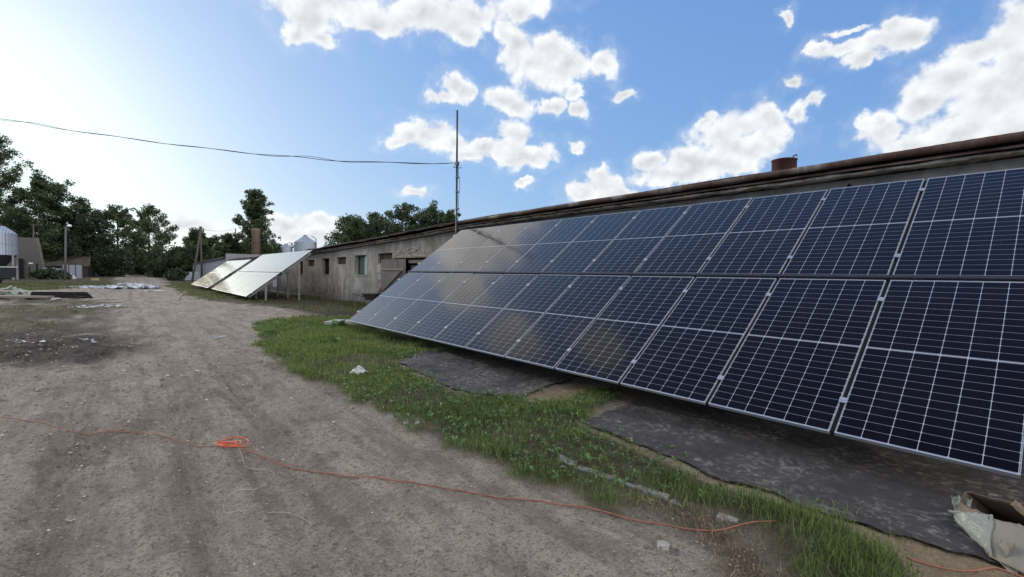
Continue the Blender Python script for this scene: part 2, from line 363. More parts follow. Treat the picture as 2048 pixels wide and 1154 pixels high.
def mat_stripe(name, c1, c2, sc, rot=0, rough=.6, metal=0., dist=.01):
    m, nt, b = newmat(name); L = nt.links
    g = N(nt, 'ShaderNodeNewGeometry'); mp = N(nt, 'ShaderNodeMapping'); mp.inputs['Rotation'].default_value = (0, 0, rot); L.new(g.outputs['Position'], mp.inputs[0])
    w = N(nt, 'ShaderNodeTexWave'); w.inputs['Scale'].default_value = sc; L.new(mp.outputs[0], w.inputs['Vector']); n = noise(nt, g.outputs['Position'], 2.5, 5)
    f = mth(nt, 'ADD', mth(nt, 'MULTIPLY', w.outputs['Fac'], .5), mth(nt, 'MULTIPLY', n, .5))
    L.new(ramp(nt, f, [(.25, c1), (.75, c2)]), b.inputs['Base Color']); b.inputs['Roughness'].default_value = rough; b.inputs['Metallic'].default_value = metal
    L.new(bump(nt, w.outputs['Fac'], dist), b.inputs['Normal']); return m

MG = mat_ground(); MPL = mat_plaster(); MCELL = mat_cells(); MGUT = mat_gutter(); MSL = mat_slate(); MMEM = mat_membrane()
MALU = simple('aluminium', (.50, .52, .56), .38, .55, .08, 8, 0)
MGAL = simple('galvanised_steel', (.24, .25, .28), .5, .55, .2, 14, 0)
MBACK = simple('white_backsheet', (.55, .55, .56), .6, 0, .05, 3, 0)
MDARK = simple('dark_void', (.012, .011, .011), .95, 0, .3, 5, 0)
MRUSTBR = mat_brick('red_brick_infill', (.075, .035, .03), (.05, .026, .022), (.06, .05, .045), 1, (0, R(90), R(90)))
MRUST = simple('rust_red_steel', (.060, .024, .021), .75, .1, .3, 5, .004, (.07, .022, .02))
MWOOD = mat_stripe('weathered_planks', (.075, .062, .062), (.20, .175, .165), 3.4, R(90), .9)
MWOODR = simple('grey_wood', (.26, .215, .17), .9, 0, .35, 9, .004, (.12, .1, .085), (1, 6, 6))
MTIMB = simple('pale_board', (.42, .37, .29), .85, 0, .3, 7, .003)
MCONC = simple('pale_concrete', (.40, .385, .36), .9, 0, .25, 12, .01, (.22, .21, .19))
MMINT = simple('mint_panel', (.36, .52, .45), .8, 0, .15, 5, 0)
MBLUGR = simple('blue_grey_curtain', (.14, .15, .18), .9, 0, .3, 7, .003)
MBLKMET = simple('dark_paint_metal', (.04, .042, .05), .5, .3, .3, 20, 0)
MPOLE = simple('weathered_pole', (.085, .075, .066), .9, 0, .3, 8, .004)
MCPOLE = simple('concrete_pole', (.10, .10, .10), .9, 0, .2, 8, .002)
MROPE = simple('orange_rope', (.62, .105, .035), .6, 0, .25, 40, 0)
MCORD = simple('faded_orange_cord', (.34, .125, .08), .65, 0, .3, 30, 0)
MKERB = simple('worn_kerb', (.25, .245, .225), .95, 0, .5, 16, .012, (.07, .07, .05))
MSTR = simple('white_string', (.50, .46, .40), .7, 0, .1, 30, 0)
MSTONE = simple('grey_stone', (.36, .34, .31), .95, 0, .5, 45, .012)
MWALLG = simple('grey_render', (.22, .22, .25), .9, 0, .2, 2, .01)
MPALEBR = mat_brick('grey_brick', (.15, .14, .14), (.12, .115, .115), (.12, .115, .11), 1, (R(90), 0, 0), .28, .1, .012)
MCHIM = mat_brick('chimney_brick', (.22, .15, .105), (.16, .11, .08), (.15, .13, .11), 1, (R(90), 0, 0), .3, .22, .03)
MTANK = mat_stripe('galvanised_tank', (.24, .28, .35), (.40, .45, .53), 1.2, 0, .5, .25)
MFENCE = mat_stripe('pale_fence', (.24, .27, .34), (.44, .48, .58), 2.2, R(45), .7)
MASB = mat_stripe('corrugated_sheet', (.11, .1, .1), (.19, .17, .17), 1.6, R(20), .9)
MCARD = simple('brown_cardboard', (.20, .15, .105), .85, 0, .2, 9, .003, (.13, .095, .07))
MCARDL = simple('pale_cardboard', (.235, .215, .172), .85, 0, .15, 9, .003)
MPLASB = simple('brown_red_scrap', (.035, .02, .02), .8, 0, .3, 5, 0)
MLAMP = simple('lamp_glass', (.8, .8, .82), .3, 0, .05, 3, 0)
def mat_plastic():
    m, nt, b = newmat('clear_plastic_film'); L = nt.links; v = objc(nt, (1, 1, 1), True)
    n = noise(nt, v, 9, 3, .5, 3); b.inputs['Base Color'].default_value = (.33, .34, .29, 1); b.inputs['Roughness'].default_value = .35
    b.inputs['Specular IOR Level'].default_value = .45
    L.new(bump(nt, n, .015), b.inputs['Normal']); tr = N(nt, 'ShaderNodeBsdfTransparent'); ms = N(nt, 'ShaderNodeMixShader'); ms.inputs[0].default_value = .28
    L.new(b.outputs[0], ms.inputs[1]); L.new(tr.outputs[0], ms.inputs[2]); L.new(ms.outputs[0], nt.nodes['Material Output'].inputs[0]); return m
MFILM = mat_plastic()
MTREE = [mat_leaf('tree_leaves', (.036, .056, .028), (.11, .15, .068), .4), mat_leaf('birch_leaves', (.055, .080, .040), (.15, .19, .095), .45), mat_leaf('dark_leaves', (.022, .035, .020), (.065, .09, .044), .28)]  # leaf tones lightened to paint in the pale haze over the trees
MBARK = simple('bark', (.07, .058, .05), .95, 0, .3, 4, .01)
MGRASS = mat_leaf('grass_blades', (.030, .062, .014), (.215, .285, .08), .4)
MGRASS2 = mat_leaf('thin_olive_grass', (.05, .065, .022), (.19, .21, .09), .35)
MWEED = mat_leaf('weed_leaves', (.045, .095, .028), (.16, .26, .09), .3)
MDRY = mat_leaf('dry_stalks', (.10, .07, .045), (.33, .25, .16), .1)

# ---------------------------------------------------------------- ground
def build_ground():
    az = np.concatenate([np.linspace(R(-11), R(91), 900), np.linspace(R(93), R(347), 110)]); na = len(az)
    rr = .25*np.exp(np.linspace(0, math.log(900/.25), 560)); nr = len(rr)
    A, Rr = np.meshgrid(az, rr); x = (Rr*np.sin(A)).ravel(); y = (Rr*np.cos(A)).ravel()
    zs = zones(x, y); z = gz(x, y, zs)
    V = np.stack([x, y, z], 1); V = np.vstack([V, [[0, 0, gz1(0, 0)]]])
    i = np.arange(nr-1)[:, None]*na; j = np.arange(na)[None]; j2 = (j+1) % na
    Fq = np.stack([i+j, i+na+j, i+na+j2, i+j2], -1).reshape(-1, 4)[:, ::-1]
    o = npmesh('ground', V, Fq, MG, None, True); me = o.data
    tri = None
    def attr(n, a, b, c):
        at = me.color_attributes.new(n, 'FLOAT_COLOR', 'POINT'); arr = np.ones((len(V), 4), np.float32)
        for k, q in enumerate((a, b, c)): arr[:-1, k] = q
        at.data.foreach_set('color', arr.ravel())
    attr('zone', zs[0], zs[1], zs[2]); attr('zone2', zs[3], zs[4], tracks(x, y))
    tag(o, kind='structure')
build_ground()

# ---------------------------------------------------------------- solar arrays
def panel_mesh_glass(w, l):
    me = bpy.data.meshes.new('cell_sheet'); f = .0035
    me.from_pydata([(0, .009, .0), (w, .009, .0), (w, l-.009, .0), (0, l-.009, .0)], [], [(0, 1, 2, 3)])
    uv = me.uv_layers.new(name='UVMap')
    for k, c in enumerate(((0, .009/l), (1, .009/l), (1, 1-.009/l), (0, 1-.009/l))): uv.data[k].uv = c
    me.materials.append(MCELL); return me
def panel_mesh_frame(w, l):
    m = MB(); f = .009; t = .035
    m.box(0, w, 0, f, -t, .0022); m.box(0, w, l-f, l, -t, .0022); g = .004; m.box(0, g, f, l-f, -.014, -.0006); m.box(w-g, w, f, l-f, -.014, -.0006)
    bmesh.ops.recalc_face_normals(m.b, faces=m.b.faces); me = bpy.data.meshes.new('panel_frame'); m.b.to_mesh(me); m.b.free(); me.materials.append(MALU); return me
def panel_mesh_back(w, l):
    me = bpy.data.meshes.new('backsheet'); f = .010
    me.from_pydata([(f, f, -.006), (w-f, f, -.006), (w-f, l-f, -.006), (f, l-f, -.006)], [], [(3, 2, 1, 0)]); me.materials.append(MBACK); return me
def solar_array(label, x0, yfar, z0, tilt, n, pitch, L, gap, y_posts, xf=1.08, xr=2.75):
    t = empty('solar_array', (x0, yfar-n*pitch/2, 0), label, 'solar array', 'ground mounted solar arrays in front of the long barn')
    c, s = math.cos(tilt), math.sin(tilt); ox, oy = x0, yfar-n*pitch/2
    w = pitch-.040*pitch/1.154
    base = Matrix(((0, c, -s, 0), (-1, 0, 0, 0), (0, s, c, 0), (0, 0, 0, 1)))
    gm, fm, bm = panel_mesh_glass(w, L), panel_mesh_frame(w, L), panel_mesh_back(w, L)
    rr = random.Random(3)
    for row in range(2):
        for i in range(n):
            fr = bpy.data.objects.new('solar_panel', fm); COL.objects.link(fr); fr.parent = t
            u = i*pitch+.020*pitch/1.154; v = row*(L+gap); 
            jig = (rr.uniform(-.0018, .0018), rr.uniform(-.0022, .0022))
            mm = base.copy(); p = Vector((c*v, yfar-u-oy, z0+s*v)); mm.translation = p
            mm = mm @ Matrix.Rotation(jig[0], 4, 'X') @ Matrix.Rotation(jig[1], 4, 'Y')
            fr.matrix_local = mm
            for nm, me in (('cell_sheet', gm), ('backsheet', bm)):
                o = bpy.data.objects.new(nm, me); COL.objects.link(o); o.parent = fr
    # clamps
    cb = MB(); cb.box(-.03, .03, -.03, .03, .0, .010); cb.box(-.006, .006, -.012, .012, .012, .02)
    for k in (-1, 1): cb.box(k*.022-.006 if k < 0 else .016, -.016 if k < 0 else .028, -.03, .03, .003, .0065)
    bmesh.ops.recalc_face_normals(cb.b, faces=cb.b.faces); cme = bpy.data.meshes.new('panel_clamp'); cb.b.to_mesh(cme); cb.b.free(); cme.materials.append(MALU)
    fr4 = (.17*L, .84*L, L+gap+.17*L, L+gap+.86*L)
    for i in range(n+1):
        for v in fr4:
            o = bpy.data.objects.new('panel_clamp', cme); COL.objects.link(o); o.parent = t
            mm = base.copy(); u = i*pitch+(-.012 if i == 0 else (.012 if i == n else 0)); mm.translation = Vector((c*v-s*.003, yfar-u-oy, z0+s*v+c*.003)); o.matrix_local = mm
    def P(v, y, d): return (c*v+s*d, y-oy, z0+s*v-c*d)
    y1, y0 = yfar+.02, yfar-n*pitch-.02
    for i in range(1, n):
        yy_ = yfar-i*pitch
        for row in range(2):
            m = MB(); v0_ = row*(L+gap)+.02; m.bar(P(v0_, yy_, .021), P(v0_+L-.04, yy_, .021),   .038*pitch/1.154, .008, (-s, 0, c)); m.build('joint_shade_strip', MDARK, t)  # dark strip added under the joint so the gap looks shaded
    for v in fr4:
        m = MB(); m.bar(P(v, y0, .065), P(v, y1, .065), .05, .055, (-s, 0, c)); m.build('purlin', MGAL, t)
    m = MB(); m.bar(P(L+gap/2, y0, .07), P(L+gap/2, y1, .07), .05, gap+.10, (-s, 0, c)); o = m.build('row_gap_shade_bar', MBLKMET, t)  # dark bar added behind the row gap to make it read as shade
    o.data.update()
    for yp in y_posts:
        m = MB()
        for d in (-.028, .028): m.bar(P(.12, yp+d, .145), P(2*L+gap-.1, yp+d, .145), .008, .1, (-s, 0, c))
        m.bar(P(.12, yp, .192), P(2*L+gap-.1, yp, .192), .05, .006, (-s, 0, c))
        m.build('rafter', MGAL, t)
        for xx in (xf, xr):
            top = z0+xx*math.tan(tilt)-.145/c
            zb = gz1(x0+xx, yp)-.15
            m = MB(); m.box(xx-.045, xx+.045, yp-oy-.055+.085, yp-oy-.05+.085, zb, top); m.box(xx-.045, xx-.04, yp-oy-.05+.085, yp-oy+.0+.085, zb, top); m.box(xx+.04, xx+.045, yp-oy-.05+.085, yp-oy+.085, zb, top)
            m.build('post', MGAL, t)
    return t
T1 = .6329
A1Y = 12.835
solar_array('nearest and largest array of two rows of dark blue solar panels, filling the right side', 4.811, A1Y, .316, T1, 11, 1.154, 2.278, .09, [A1Y-.25-2.44*i for i in range(6)])
solar_array('second solar array, behind the nearest one, its bright panels mirroring the pale sky', 4.9, 39.0, .31, .6545, 11, 1.078, 2.03, .085, [27.45+2.3*i for i in range(6)], 1.0, 2.68)
solar_array('farthest and smallest solar array, with a dark patch mirrored on its lower row', 4.9, 51.7, .31, .6458, 11, .976, 1.77, .075, [41.3+2.5*i for i in range(5)], .9, 2.3)

# ---------------------------------------------------------------- long barn
RY = [-5, .43, 2.35, 4.94, 8.96, 11.6, 13.86, 18.5, 24.2, 29.0, 35.5, 44.9, 60.2]
RZ = [3.66, 3.65, 3.63, 3.61, 3.57, 3.55, 3.52, 3.345, 3.2, 3.08, 2.92, 2.84, 2.80]
def zt(y): return float(np.interp(y, RY, RZ))
WX = 9.6
barn = empty('long_barn', (WX, 25, 0), 'long low barn of stained plaster with rusty eave, behind the solar arrays', 'barn'); BL = Vector((WX, 25, 0))
def bpart(m, name, mat, smooth=False, parent=None):
    # everything is modelled in world space, shift into the barn's frame
    for v in m.b.verts: v.co -= BL
    return m.build(name, mat, parent or barn, smooth)
# openings: y0,y1,z0,z1,kind
OPN = [(33.9,35.1,1.40,2.36,'tall'),(31.4,32.8,1.96,2.38,'brick'),(28.6,30.0,1.44,2.44,'tall'),(25.85,27.3,2.06,2.47,'brick'),(23.0,24.6,1.49,2.52,'mint'),
       (20.05,21.65,2.08,2.55,'brick'),(17.0,19.9,-.05,2.28,'door'),
       (37.6,38.8,1.4,2.32,'tall'),(40.2,41.6,1.94,2.34,'brick'),(43.4,44.8,1.38,2.28,'tall'),(14.6,15.6,2.1,2.55,'brick')]
def build_wall():
    ys = sorted(set([-5., 60.2]+[a for o in OPN for a in o[:2]]+list(np.arange(-5, 60.2, .6))))
    m = MB()
    def q(y0, y1, z00, z01, z10, z11):   # quad between y0,y1 from bottom to top
        m.poly([(WX, y0, z00), (WX, y0, z01), (WX, y1, z11), (WX, y1, z10)])
    for a, b in zip(ys, ys[1:]):
        if b-a < 1e-6: continue
        cy = (a+b)/2; op = [o for o in OPN if o[0] < cy < o[1]]; ta, tb = zt(a)-.27, zt(b)-.27
        segs = [(-.4, None)]
        if op:
            o = op[0]
            if o[2] > 0: q(a, b, -.4, o[2], -.4, o[2])
            q(a, b, o[3], ta, o[3], tb)
        else:
            for z0, z1 in ((-.4, 1.2), (1.2, None)): q(a, b, z0, z1 if z1 else ta, z0, z1 if z1 else tb)
    for (a, b, z0, z1, k) in OPN:
        d = .14 if k == 'brick' else .28
        m.poly([(WX, a, z0), (WX+d, a, z0), (WX+d, a, z1), (WX, a, z1)]); m.poly([(WX, b, z0), (WX, b, z1), (WX+d, b, z1), (WX+d, b, z0)])
        m.poly([(WX, a, z1), (WX+d, a, z1), (WX+d, b, z1), (WX, b, z1)]); m.poly([(WX, a, z0), (WX, b, z0), (WX+d, b, z0), (WX+d, a, z0)])
    # far and near end walls and the back wall
    for y in (-5, 60.2):
        m.poly([(WX, y, -.4), (19.6, y, -.4), (19.6, y, zt(y)-.27), (14.6, y, zt(y)+.45), (WX, y, zt(y)-.27)])
    m.poly([(19.6, -5, -.4), (19.6, 60.2, -.4), (19.6, 60.2, zt(60)-.27), (19.6, -5, zt(-5)-.27)])
    for v in m.b.verts: v.co -= BL
    me = bpy.data.meshes.new('wall'); m.b.to_mesh(me); m.b.free(); link('wall', me, MPL, barn)
build_wall()
for (a, b, z0, z1, k) in OPN:
    if k == 'brick':
        bpart(MB().box(WX+.12, WX+.2, a-.02, b+.02, z0-.02, z1+.02), 'bricked_up_window', MRUSTBR)
    elif k in ('tall', 'mint'):
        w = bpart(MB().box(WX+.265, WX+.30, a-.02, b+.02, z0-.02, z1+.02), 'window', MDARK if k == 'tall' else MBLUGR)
        m = MB()
        for (p, q_, r, s) in ((a, a+.06, z0, z1), (b-.06, b, z0, z1), (a+.06, b-.06, z0, z0+.05), (a+.06, b-.06, z1-.05, z1)): m.box(WX+.2, WX+.262, p, q_, r, s)
        bpart(m, 'window_frame', MPOLE, parent=w)
        if k == 'mint': bpart(MB().box(WX+.16, WX+.19, a+.02, a+.02+.62, z0+.01, z1-.02), 'mint_shutter', MMINT, parent=w)
        bpart(MB().box(WX-.03, WX+.26, a-.05, b+.05, z0-.055, z0-.003), 'sill', MPL, parent=w)
    else:
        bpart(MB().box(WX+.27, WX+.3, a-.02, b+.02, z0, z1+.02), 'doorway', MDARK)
def door_leaf(y0, y1, z0, z1, x, diag=True):
    m = MB(); n = 7; w = (y1-y0)/n; r = random.Random(5)
    for i in range(n): m.box(x+r.uniform(0, .008), x+.035, y0+i*w+.004, y0+(i+1)*w-.004, z0+r.uniform(0, .04), z1-r.uniform(0, .02))
    d = bpart(m, 'plank_door', MWOOD)
    m = MB(); m.box(x-.03, x-.002, y0+.06, y1-.02, z1-.52, z1-.42)
    bpart(m, 'rail', MWOODR, parent=d)
    m = MB(); m.bar((x-.018, y0+.3, z1-.55), (x-.018, y1-.35, z0+.7), .026, .10, (1, 0, 0)); bpart(m, 'diagonal_brace', MWOODR, parent=d)
door_leaf(18.6, 21.1, .08, 2.26, WX-.09)
m = MB(); m.box(WX+.02, WX+.12, 17.05, 17.2, 0, 2.2); m.box(WX+.02, WX+.12, 17.2, 18.5, 2.06, 2.2); bpart(m, 'door_frame', MWOODR)
m = MB(); m.box(WX-.02, WX+.02, 17.45, 18.2, 1.5, 1.95); m.box(WX+.1, WX+.14, 17.25, 17.32, .6, 2.0); bpart(m, 'door_remnant', MRUSTBR)
# bare broken brickwork over the door
m = MB(); r = random.Random(9)
for row in range(5):
    a0 = 16.6+row*.22; b0 = 19.7-row*.12
    y = a0
    while y < b0:
        wbr = r.uniform(.2, .27)
        if r.random() < .86-.08*row: m.box(WX-r.uniform(.02, .055), WX+.01, y, y+wbr-.015, 2.36+row*.085, 2.36+row*.085+.07)
        y += wbr
bpart(m, 'exposed_brickwork', mat_brick('pale_old_brick', (.62, .55, .47), (.48, .40, .34), (.2, .18, .16), 1, (0, R(90), R(90))))
bpart(MB().box(WX-.10, WX+.02, 16.55, 19.9, 2.285, 2.355), 'lintel', MWOODR)
bpart(MB().box(WX-.012, WX-.002, 21.05, 21.75, 1.62, 2.0), 'pale_board', MCONC)
bpart(MB().box(WX-.008, WX-.001, 21.2, 21.6, 1.3, 1.55), 'pale_board', MCONC)
# a few rough holes and scars under the eave of the near part
r = random.Random(4); m = MB()
for i in range(9):
    y = r.uniform(-.5, 12); z = zt(y)-.27-r.uniform(.1, .22); n = 9; rad = r.uniform(.03, .06)
    m.poly([(WX-.004, y+rad*math.cos(2*math.pi*k/n)*r.uniform(.7, 1.4), z+rad*math.sin(2*math.pi*k/n)*r.uniform(.6, 1.1)) for k in range(n)][::-1])
bpart(m, 'putlog_hole', MDARK)
# corrugated roof: two slopes
def roof():
    ys = np.arange(-5.3, 60.5, .0295); wv = np.where(ys > 14, .014, .0012)*np.sin(ys*2*math.pi/.177)
    zz = np.interp(ys, RY, RZ)+np.where(ys > 14, .018*np.sin(ys*2.1)+.02*(vn(ys*.8, ys*0, 3)-.5), .006*np.sin(ys*1.7))
    ov = np.where(ys > 14, .10*(vn(np.floor(ys/1.06)*3.7, ys*0, 5)-.5), 0)
    ex = 9.2+ov
    prof = [(0, 0, 0), (0, .011, 0), (14.6, .62, 1), (20, -.15, 1)]
    rows = []
    rows.append(np.stack([ex, ys, zz+wv-.012], 1)); rows.append(np.stack([ex, ys, zz+wv], 1))
    rows.append(np.stack([ys*0+14.6, ys, zz+wv+.6], 1)); rows.append(np.stack([ys*0+20, ys, zz+wv-.05], 1))
    V = np.vstack(rows)-np.array(BL); n = len(ys); f = []
    for r_ in range(3):
        i = np.arange(n-1)+r_*n; f.append(np.stack([i, i+1, i+1+n, i+n], 1))
    npmesh('roof', V, np.vstack(f), MSL, barn)
roof()
# gutter on the near part
def strip(name, mat, prof, y0, y1, dy, jit=0, seed=1, smooth=False, close=False, noisef=None):
    ys = np.arange(y0, y1+dy*.5, dy); k = len(prof); V = []; rj = np.random.default_rng(seed)
    for y in ys:
        z = zt(y); j = rj.normal(0, 1, k)*jit
        for q, (px_, pz_) in enumerate(prof):
            e = noisef(y, q) if noisef else (0, 0)
            V.append((px_+e[0]-WX, y-25, z+pz_+j[q]+e[1]))
    f = []
    for i in range(len(ys)-1):
        for q in range(k-1 if not close else k):
            a = i*k+q; b = i*k+(q+1) % k; f.append((a, b, b+k, a+k))
    return npmesh(name, V, f, mat, barn, smooth)
gp_ = [(9.20+.062*math.cos(a), -.055+.066*math.sin(a)) for a in np.linspace(math.pi, 2*math.pi, 9)]
gp_ = [(9.138, -.03), (9.130, -.022)]+gp_[0:]+[(9.262, -.03)]
def sag(y, q): return (.006*math.sin(y*1.3), .008*math.sin(y*.9)+.004*math.sin(y*4.1))
strip('gutter', MGUT, gp_, -5, 13.9, .3, 0, 1, True, noisef=sag)
for y in np.arange(-4.2, 13.5, 2.97):
    y = float(y)
    m = MB(); m.lathe((0, 0, 0), [(.069, -.02), (.074, -.012), (.074, .012), (.069, .02)], 20, False)
    for v in m.b.verts: v.co = Vector((9.2+v.co.x, y+v.co.z, zt(y)-.05+v.co.y*.95+.008*math.sin(y*.9)))
    bmesh.ops.delete(m.b, geom=[v for v in m.b.verts if v.co.z > zt(y)-.03], context='VERTS')
    bpart(m, 'gutter_joint', MGUT, True)
MFLASH = simple('rusty_flashing', (.40, .30, .26), .7, .1, .45, 2, 0, (.10, .04, .035))
strip('drip_flashing', MFLASH, [(9.31, -.14), (9.275, -.165), (9.268, -.178), (9.30, -.182), (9.5, -.15)], -5, 60.2, .35, .0035, 2)
def brk(y, q): return ((vn(np.array([y*2.3]), np.array([q*3.]), 5)[0]-.5)*.06, (vn(np.array([y*3.1]), np.array([q*1.]), 6)[0]-.5)*.03)
MEDGE = simple('broken_slab_edge', (.62, .57, .49), .95, 0, .4, 4, .02, (.10, .08, .07))
strip('broken_slab_edge', MEDGE, [(9.62, -.19), (9.40, -.195), (9.36, -.205), (9.352, -.228), (9.37, -.24), (9.45, -.246), (9.62, -.25)], -5, 60.2, .07, .003, 3, noisef=brk)
# darker broken courses and loose slate ends on the far part of the eave
m = MB(); r = random.Random(12); y = 14.2
while y < 58:
    L_ = r.uniform(.5, 1.6); dz = r.uniform(-.075, -.03); dx = r.uniform(-.05, .05)
    m.bar((9.25+dx, y, zt(y)+dz), (9.25+dx+r.uniform(-.02, .02), y+L_, zt(y+L_)+dz+r.uniform(-.03, .03)), .22, r.uniform(.012, .03)); y += L_*r.uniform(.6, 1.2)
bpart(m, 'loose_eave_board', MSL)
# round steel vent drum on the roof
vp = D(1568, 343, 8.75); vr = 22*8.75/FP*1.0
vent = bpart(MB().lathe((vp[0], vp[1], vp[2]-.25), [(vr, 0), (vr, .25+.19), (vr*1.05, .25+.195), (vr*1.05, .25+.215), (vr*.9, .25+.22), (vr*.88, .2)], 32, False), 'roof_vent_drum', MRUST, True)
m = MB(); m.tube([(vp[0]+.03, vp[1]-.14, vp[2]+0.19), (vp[0]+.03, vp[1]-.14, vp[2]+0.27), (vp[0]+.0, vp[1]-.2, vp[2]+0.28), (vp[0], vp[1]-.21, vp[2]+0.25)], .012, 6); bpart(m, 'vent_handle', MRUST, parent=vent)

# mast on the eave
mz0 = 0; mx, my = 9.08, 13.9
mast = empty('steel_mast', (mx, my, 0), 'tall thin dark steel mast standing at the barn eave, holding the overhead cable', 'mast')
def lp(m, name, mat, par, o, smooth=False, parent=None):
    for v in m.b.verts: v.co -= Vector(o)
    return m.build(name, mat, parent or par, smooth)
mo = (mx, my, 0)
lp(MB().tube([(mx, my, 0), (mx, my, 5.5)], .036, 12), 'lower_tube', MBLKMET, mast, mo, True)
lp(MB().tube([(mx, my, 5.5), (mx, my, 7.35)], .032, 12), 'upper_tube', MBLKMET, mast, mo, True)
m = MB(); m.box(mx-.06, mx+.06, my-.06, my+.06, 5.44, 5.56); m.tube([(mx-.14, my, 5.40), (mx-.13, my, 5.35), (mx-.03, my, 5.36), (mx+.13, my-.03, 5.36), (mx+.16, my-.03, 5.42)], .012, 6); lp(m, 'bracket', MBLKMET, mast, mo)
m = MB(); pts = [(mx+.05+.03*math.sin(z*3.1)+.02*math.sin(z*7), my-.05+.02*math.cos(z*4.3), z) for z in np.linspace(5.45, 3.2, 40)]; m.tube(pts, .010, 5); lp(m, 'down_cable', MBLKMET, mast, mo, True)
for zc in (3.9, 4.5, 5.0): m = MB(); m.box(mx-.045, mx+.075, my-.07, my+.05, zc, zc+.03); lp(m, 'cable_tie', MBLKMET, mast, mo)
# overhead cable
kn = [(-420, 150, 26), (-150, 211, 25), (0, 237, 24), (200, 268, 22.5), (400, 296, 21), (600, 316, 19.5), (760, 323.5, 18.3), (912, 326, 17.6)]
kx = np.array([k[0] for k in kn], float)
xs = np.linspace(-420, 912, 150); yy = np.interp(xs, kx, [k[1] for k in kn]); dd = np.interp(xs, kx, [k[2] for k in kn])
pf = np.polyfit(kx, [k[1] for k in kn], 4); yy = np.polyval(pf, xs)+(326-np.polyval(pf, 912))*np.clip((xs-700)/212, 0, 1)
cab = empty('overhead_cable', tuple(D(912, 326, 17.6)), 'pair of loosely twisted black overhead cables running left from the steel mast', 'cable'); co_ = D(912, 326, 17.6)
for s_, ph in ((1, 0), (-1, 2.)):
    P_ = []
    for x_, y_, d_ in zip(xs, yy, dd):
        loose = .02+.04*max(0, math.sin(x_*.011+1))**2*(.4 if s_ > 0 else 1.6)
        if x_ > 880: loose *= (912-x_)/32
        p = D(x_, y_, d_)+np.array([0, 0, loose*math.sin(x_*.035+ph)*s_]); P_.append(tuple(p-co_))
    MB().tube(P_, .013 if s_ > 0 else .010, 5).build('cable_strand', MBLKMET, cab, True)

# ---------------------------------------------------------------- far grey building beyond the barn
fb = empty('grey_building', (9, 76, 0), 'plain grey building with a low parapet at the far end of the barn', 'building'); fo = (9, 76, 0)
pts = [(9, 60.6), (14.4, 60.6), (14.4, 92.5), (9, 92.5)]
m = MB(); V = [(9, 60.6, -.5), (9, 60.6, 3.46), (13.2, 60.6, 3.46), (13.2, 60.6, -.5)]
m.prism(V, (0, .3, 0)); lp(m, 'parapet_wall', MWALLG, fb, fo)
m = MB(); m.prism([(9, 60.9, -.6), (9, 92.3, -.6), (9, 92.3, 2.42), (9, 60.9, 2.98)], (.25, 0, 0)); m.prism([(9.25, 92.1, -.6), (13.2, 92.1, -.6), (13.2, 92.1, 2.4), (9.25, 92.1, 2.4)], (0, .2, 0)); lp(m, 'wall', MWALLG, fb, fo)
m = MB(); m.prism([(8.8, 60.92, 2.99), (8.8, 92.6, 2.43), (13.4, 92.6, 2.7), (13.4, 60.92, 3.25)], (0, 0, .1)); lp(m, 'roof', MSL, fb, fo)
# round brick chimney behind
cp = D(512, 500, 60); ctop = D(512, 457, 60)[2]
ch = empty('brick_chimney', (cp[0], cp[1], 0), 'round weathered brick chimney rising behind the far roofs', 'chimney')
MB().lathe((0, 0, 0), [(.50, 0), (.47, ctop-.5), (.50, ctop-.45), (.50, ctop-.1), (.46, ctop)], 28).build('shaft', MCHIM, ch, True)
for z in (ctop-1.9, ctop-3.1): MB().lathe((0, 0, z), [(.485, 0), (.495, .01), (.495, .06), (.485, .07)], 28, False).build('steel_band', MBLKMET, ch)

# ---------------------------------------------------------------- grain silos
def silo(cxp, ytop, yeave, ybase, halfw, dep, label, roof_ladder=True):
    c = D(cxp, ybase, dep); zt_ = D(cxp, ytop, dep)[2]; ze = D(cxp, yeave, dep)[2]; r_ = halfw*dep/FP
    t = empty('grain_silo', (c[0], c[1], 0), label, 'silo', 'silver grain silos behind the barn roof')
    MB().lathe((0, 0, 0), [(r_, 0)]+[(r_+(.03 if k % 2 else 0), ze*k/24) for k in range(1, 25)], 40).build('corrugated_wall', MTANK, t, True)
    rf = MB().lathe((0, 0, 0), [(r_*1.06, ze-.05), (r_*1.05, ze+.02), (r_*.18, zt_-.35), (r_*.18, zt_-.1), (r_*.22, zt_-.08), (r_*.1, zt_)], 20).build('cone_roof', MTANK, t)
    m = MB()
    for k in range(12):
        a = k*math.pi/6+.1; m.bar((r_*1.04*math.cos(a), r_*1.04*math.sin(a), ze+.04), (r_*.18*math.cos(a), r_*.18*math.sin(a), zt_-.32), .05, .07)
    m.build('roof_rib', MTANK, rf)
    m = MB(); a = math.atan2(-c[1], -c[0])+1.1
    for d in (-.2, .2): m.tube([(r_*1.06*math.cos(a)-d*math.sin(a), r_*1.06*math.sin(a)+d*math.cos(a), 0), (r_*1.06*math.cos(a)-d*math.sin(a), r_*1.06*math.sin(a)+d*math.cos(a), ze+.8), (r_*.6*math.cos(a)-d*math.sin(a), r_*.6*math.sin(a)+d*math.cos(a), ze+1.3)], .04, 5)
    for k in range(int(ze/.35)): z = .3+k*.35; m.bar((r_*1.06*math.cos(a)+.2*math.sin(a), r_*1.06*math.sin(a)-.2*math.cos(a), z), (r_*1.06*math.cos(a)-.2*math.sin(a), r_*1.06*math.sin(a)+.2*math.cos(a), z), .03, .03)
    m.build('ladder', MBLKMET, t); return t
silo(611, 470, 486, 552, 20.5, 88, 'larger silver grain silo with a cone roof, its top seen over the barn roof')
silo(571, 487, 495, 552, 12, 110, 'smaller silver grain silo left of the larger one over the barn roof')

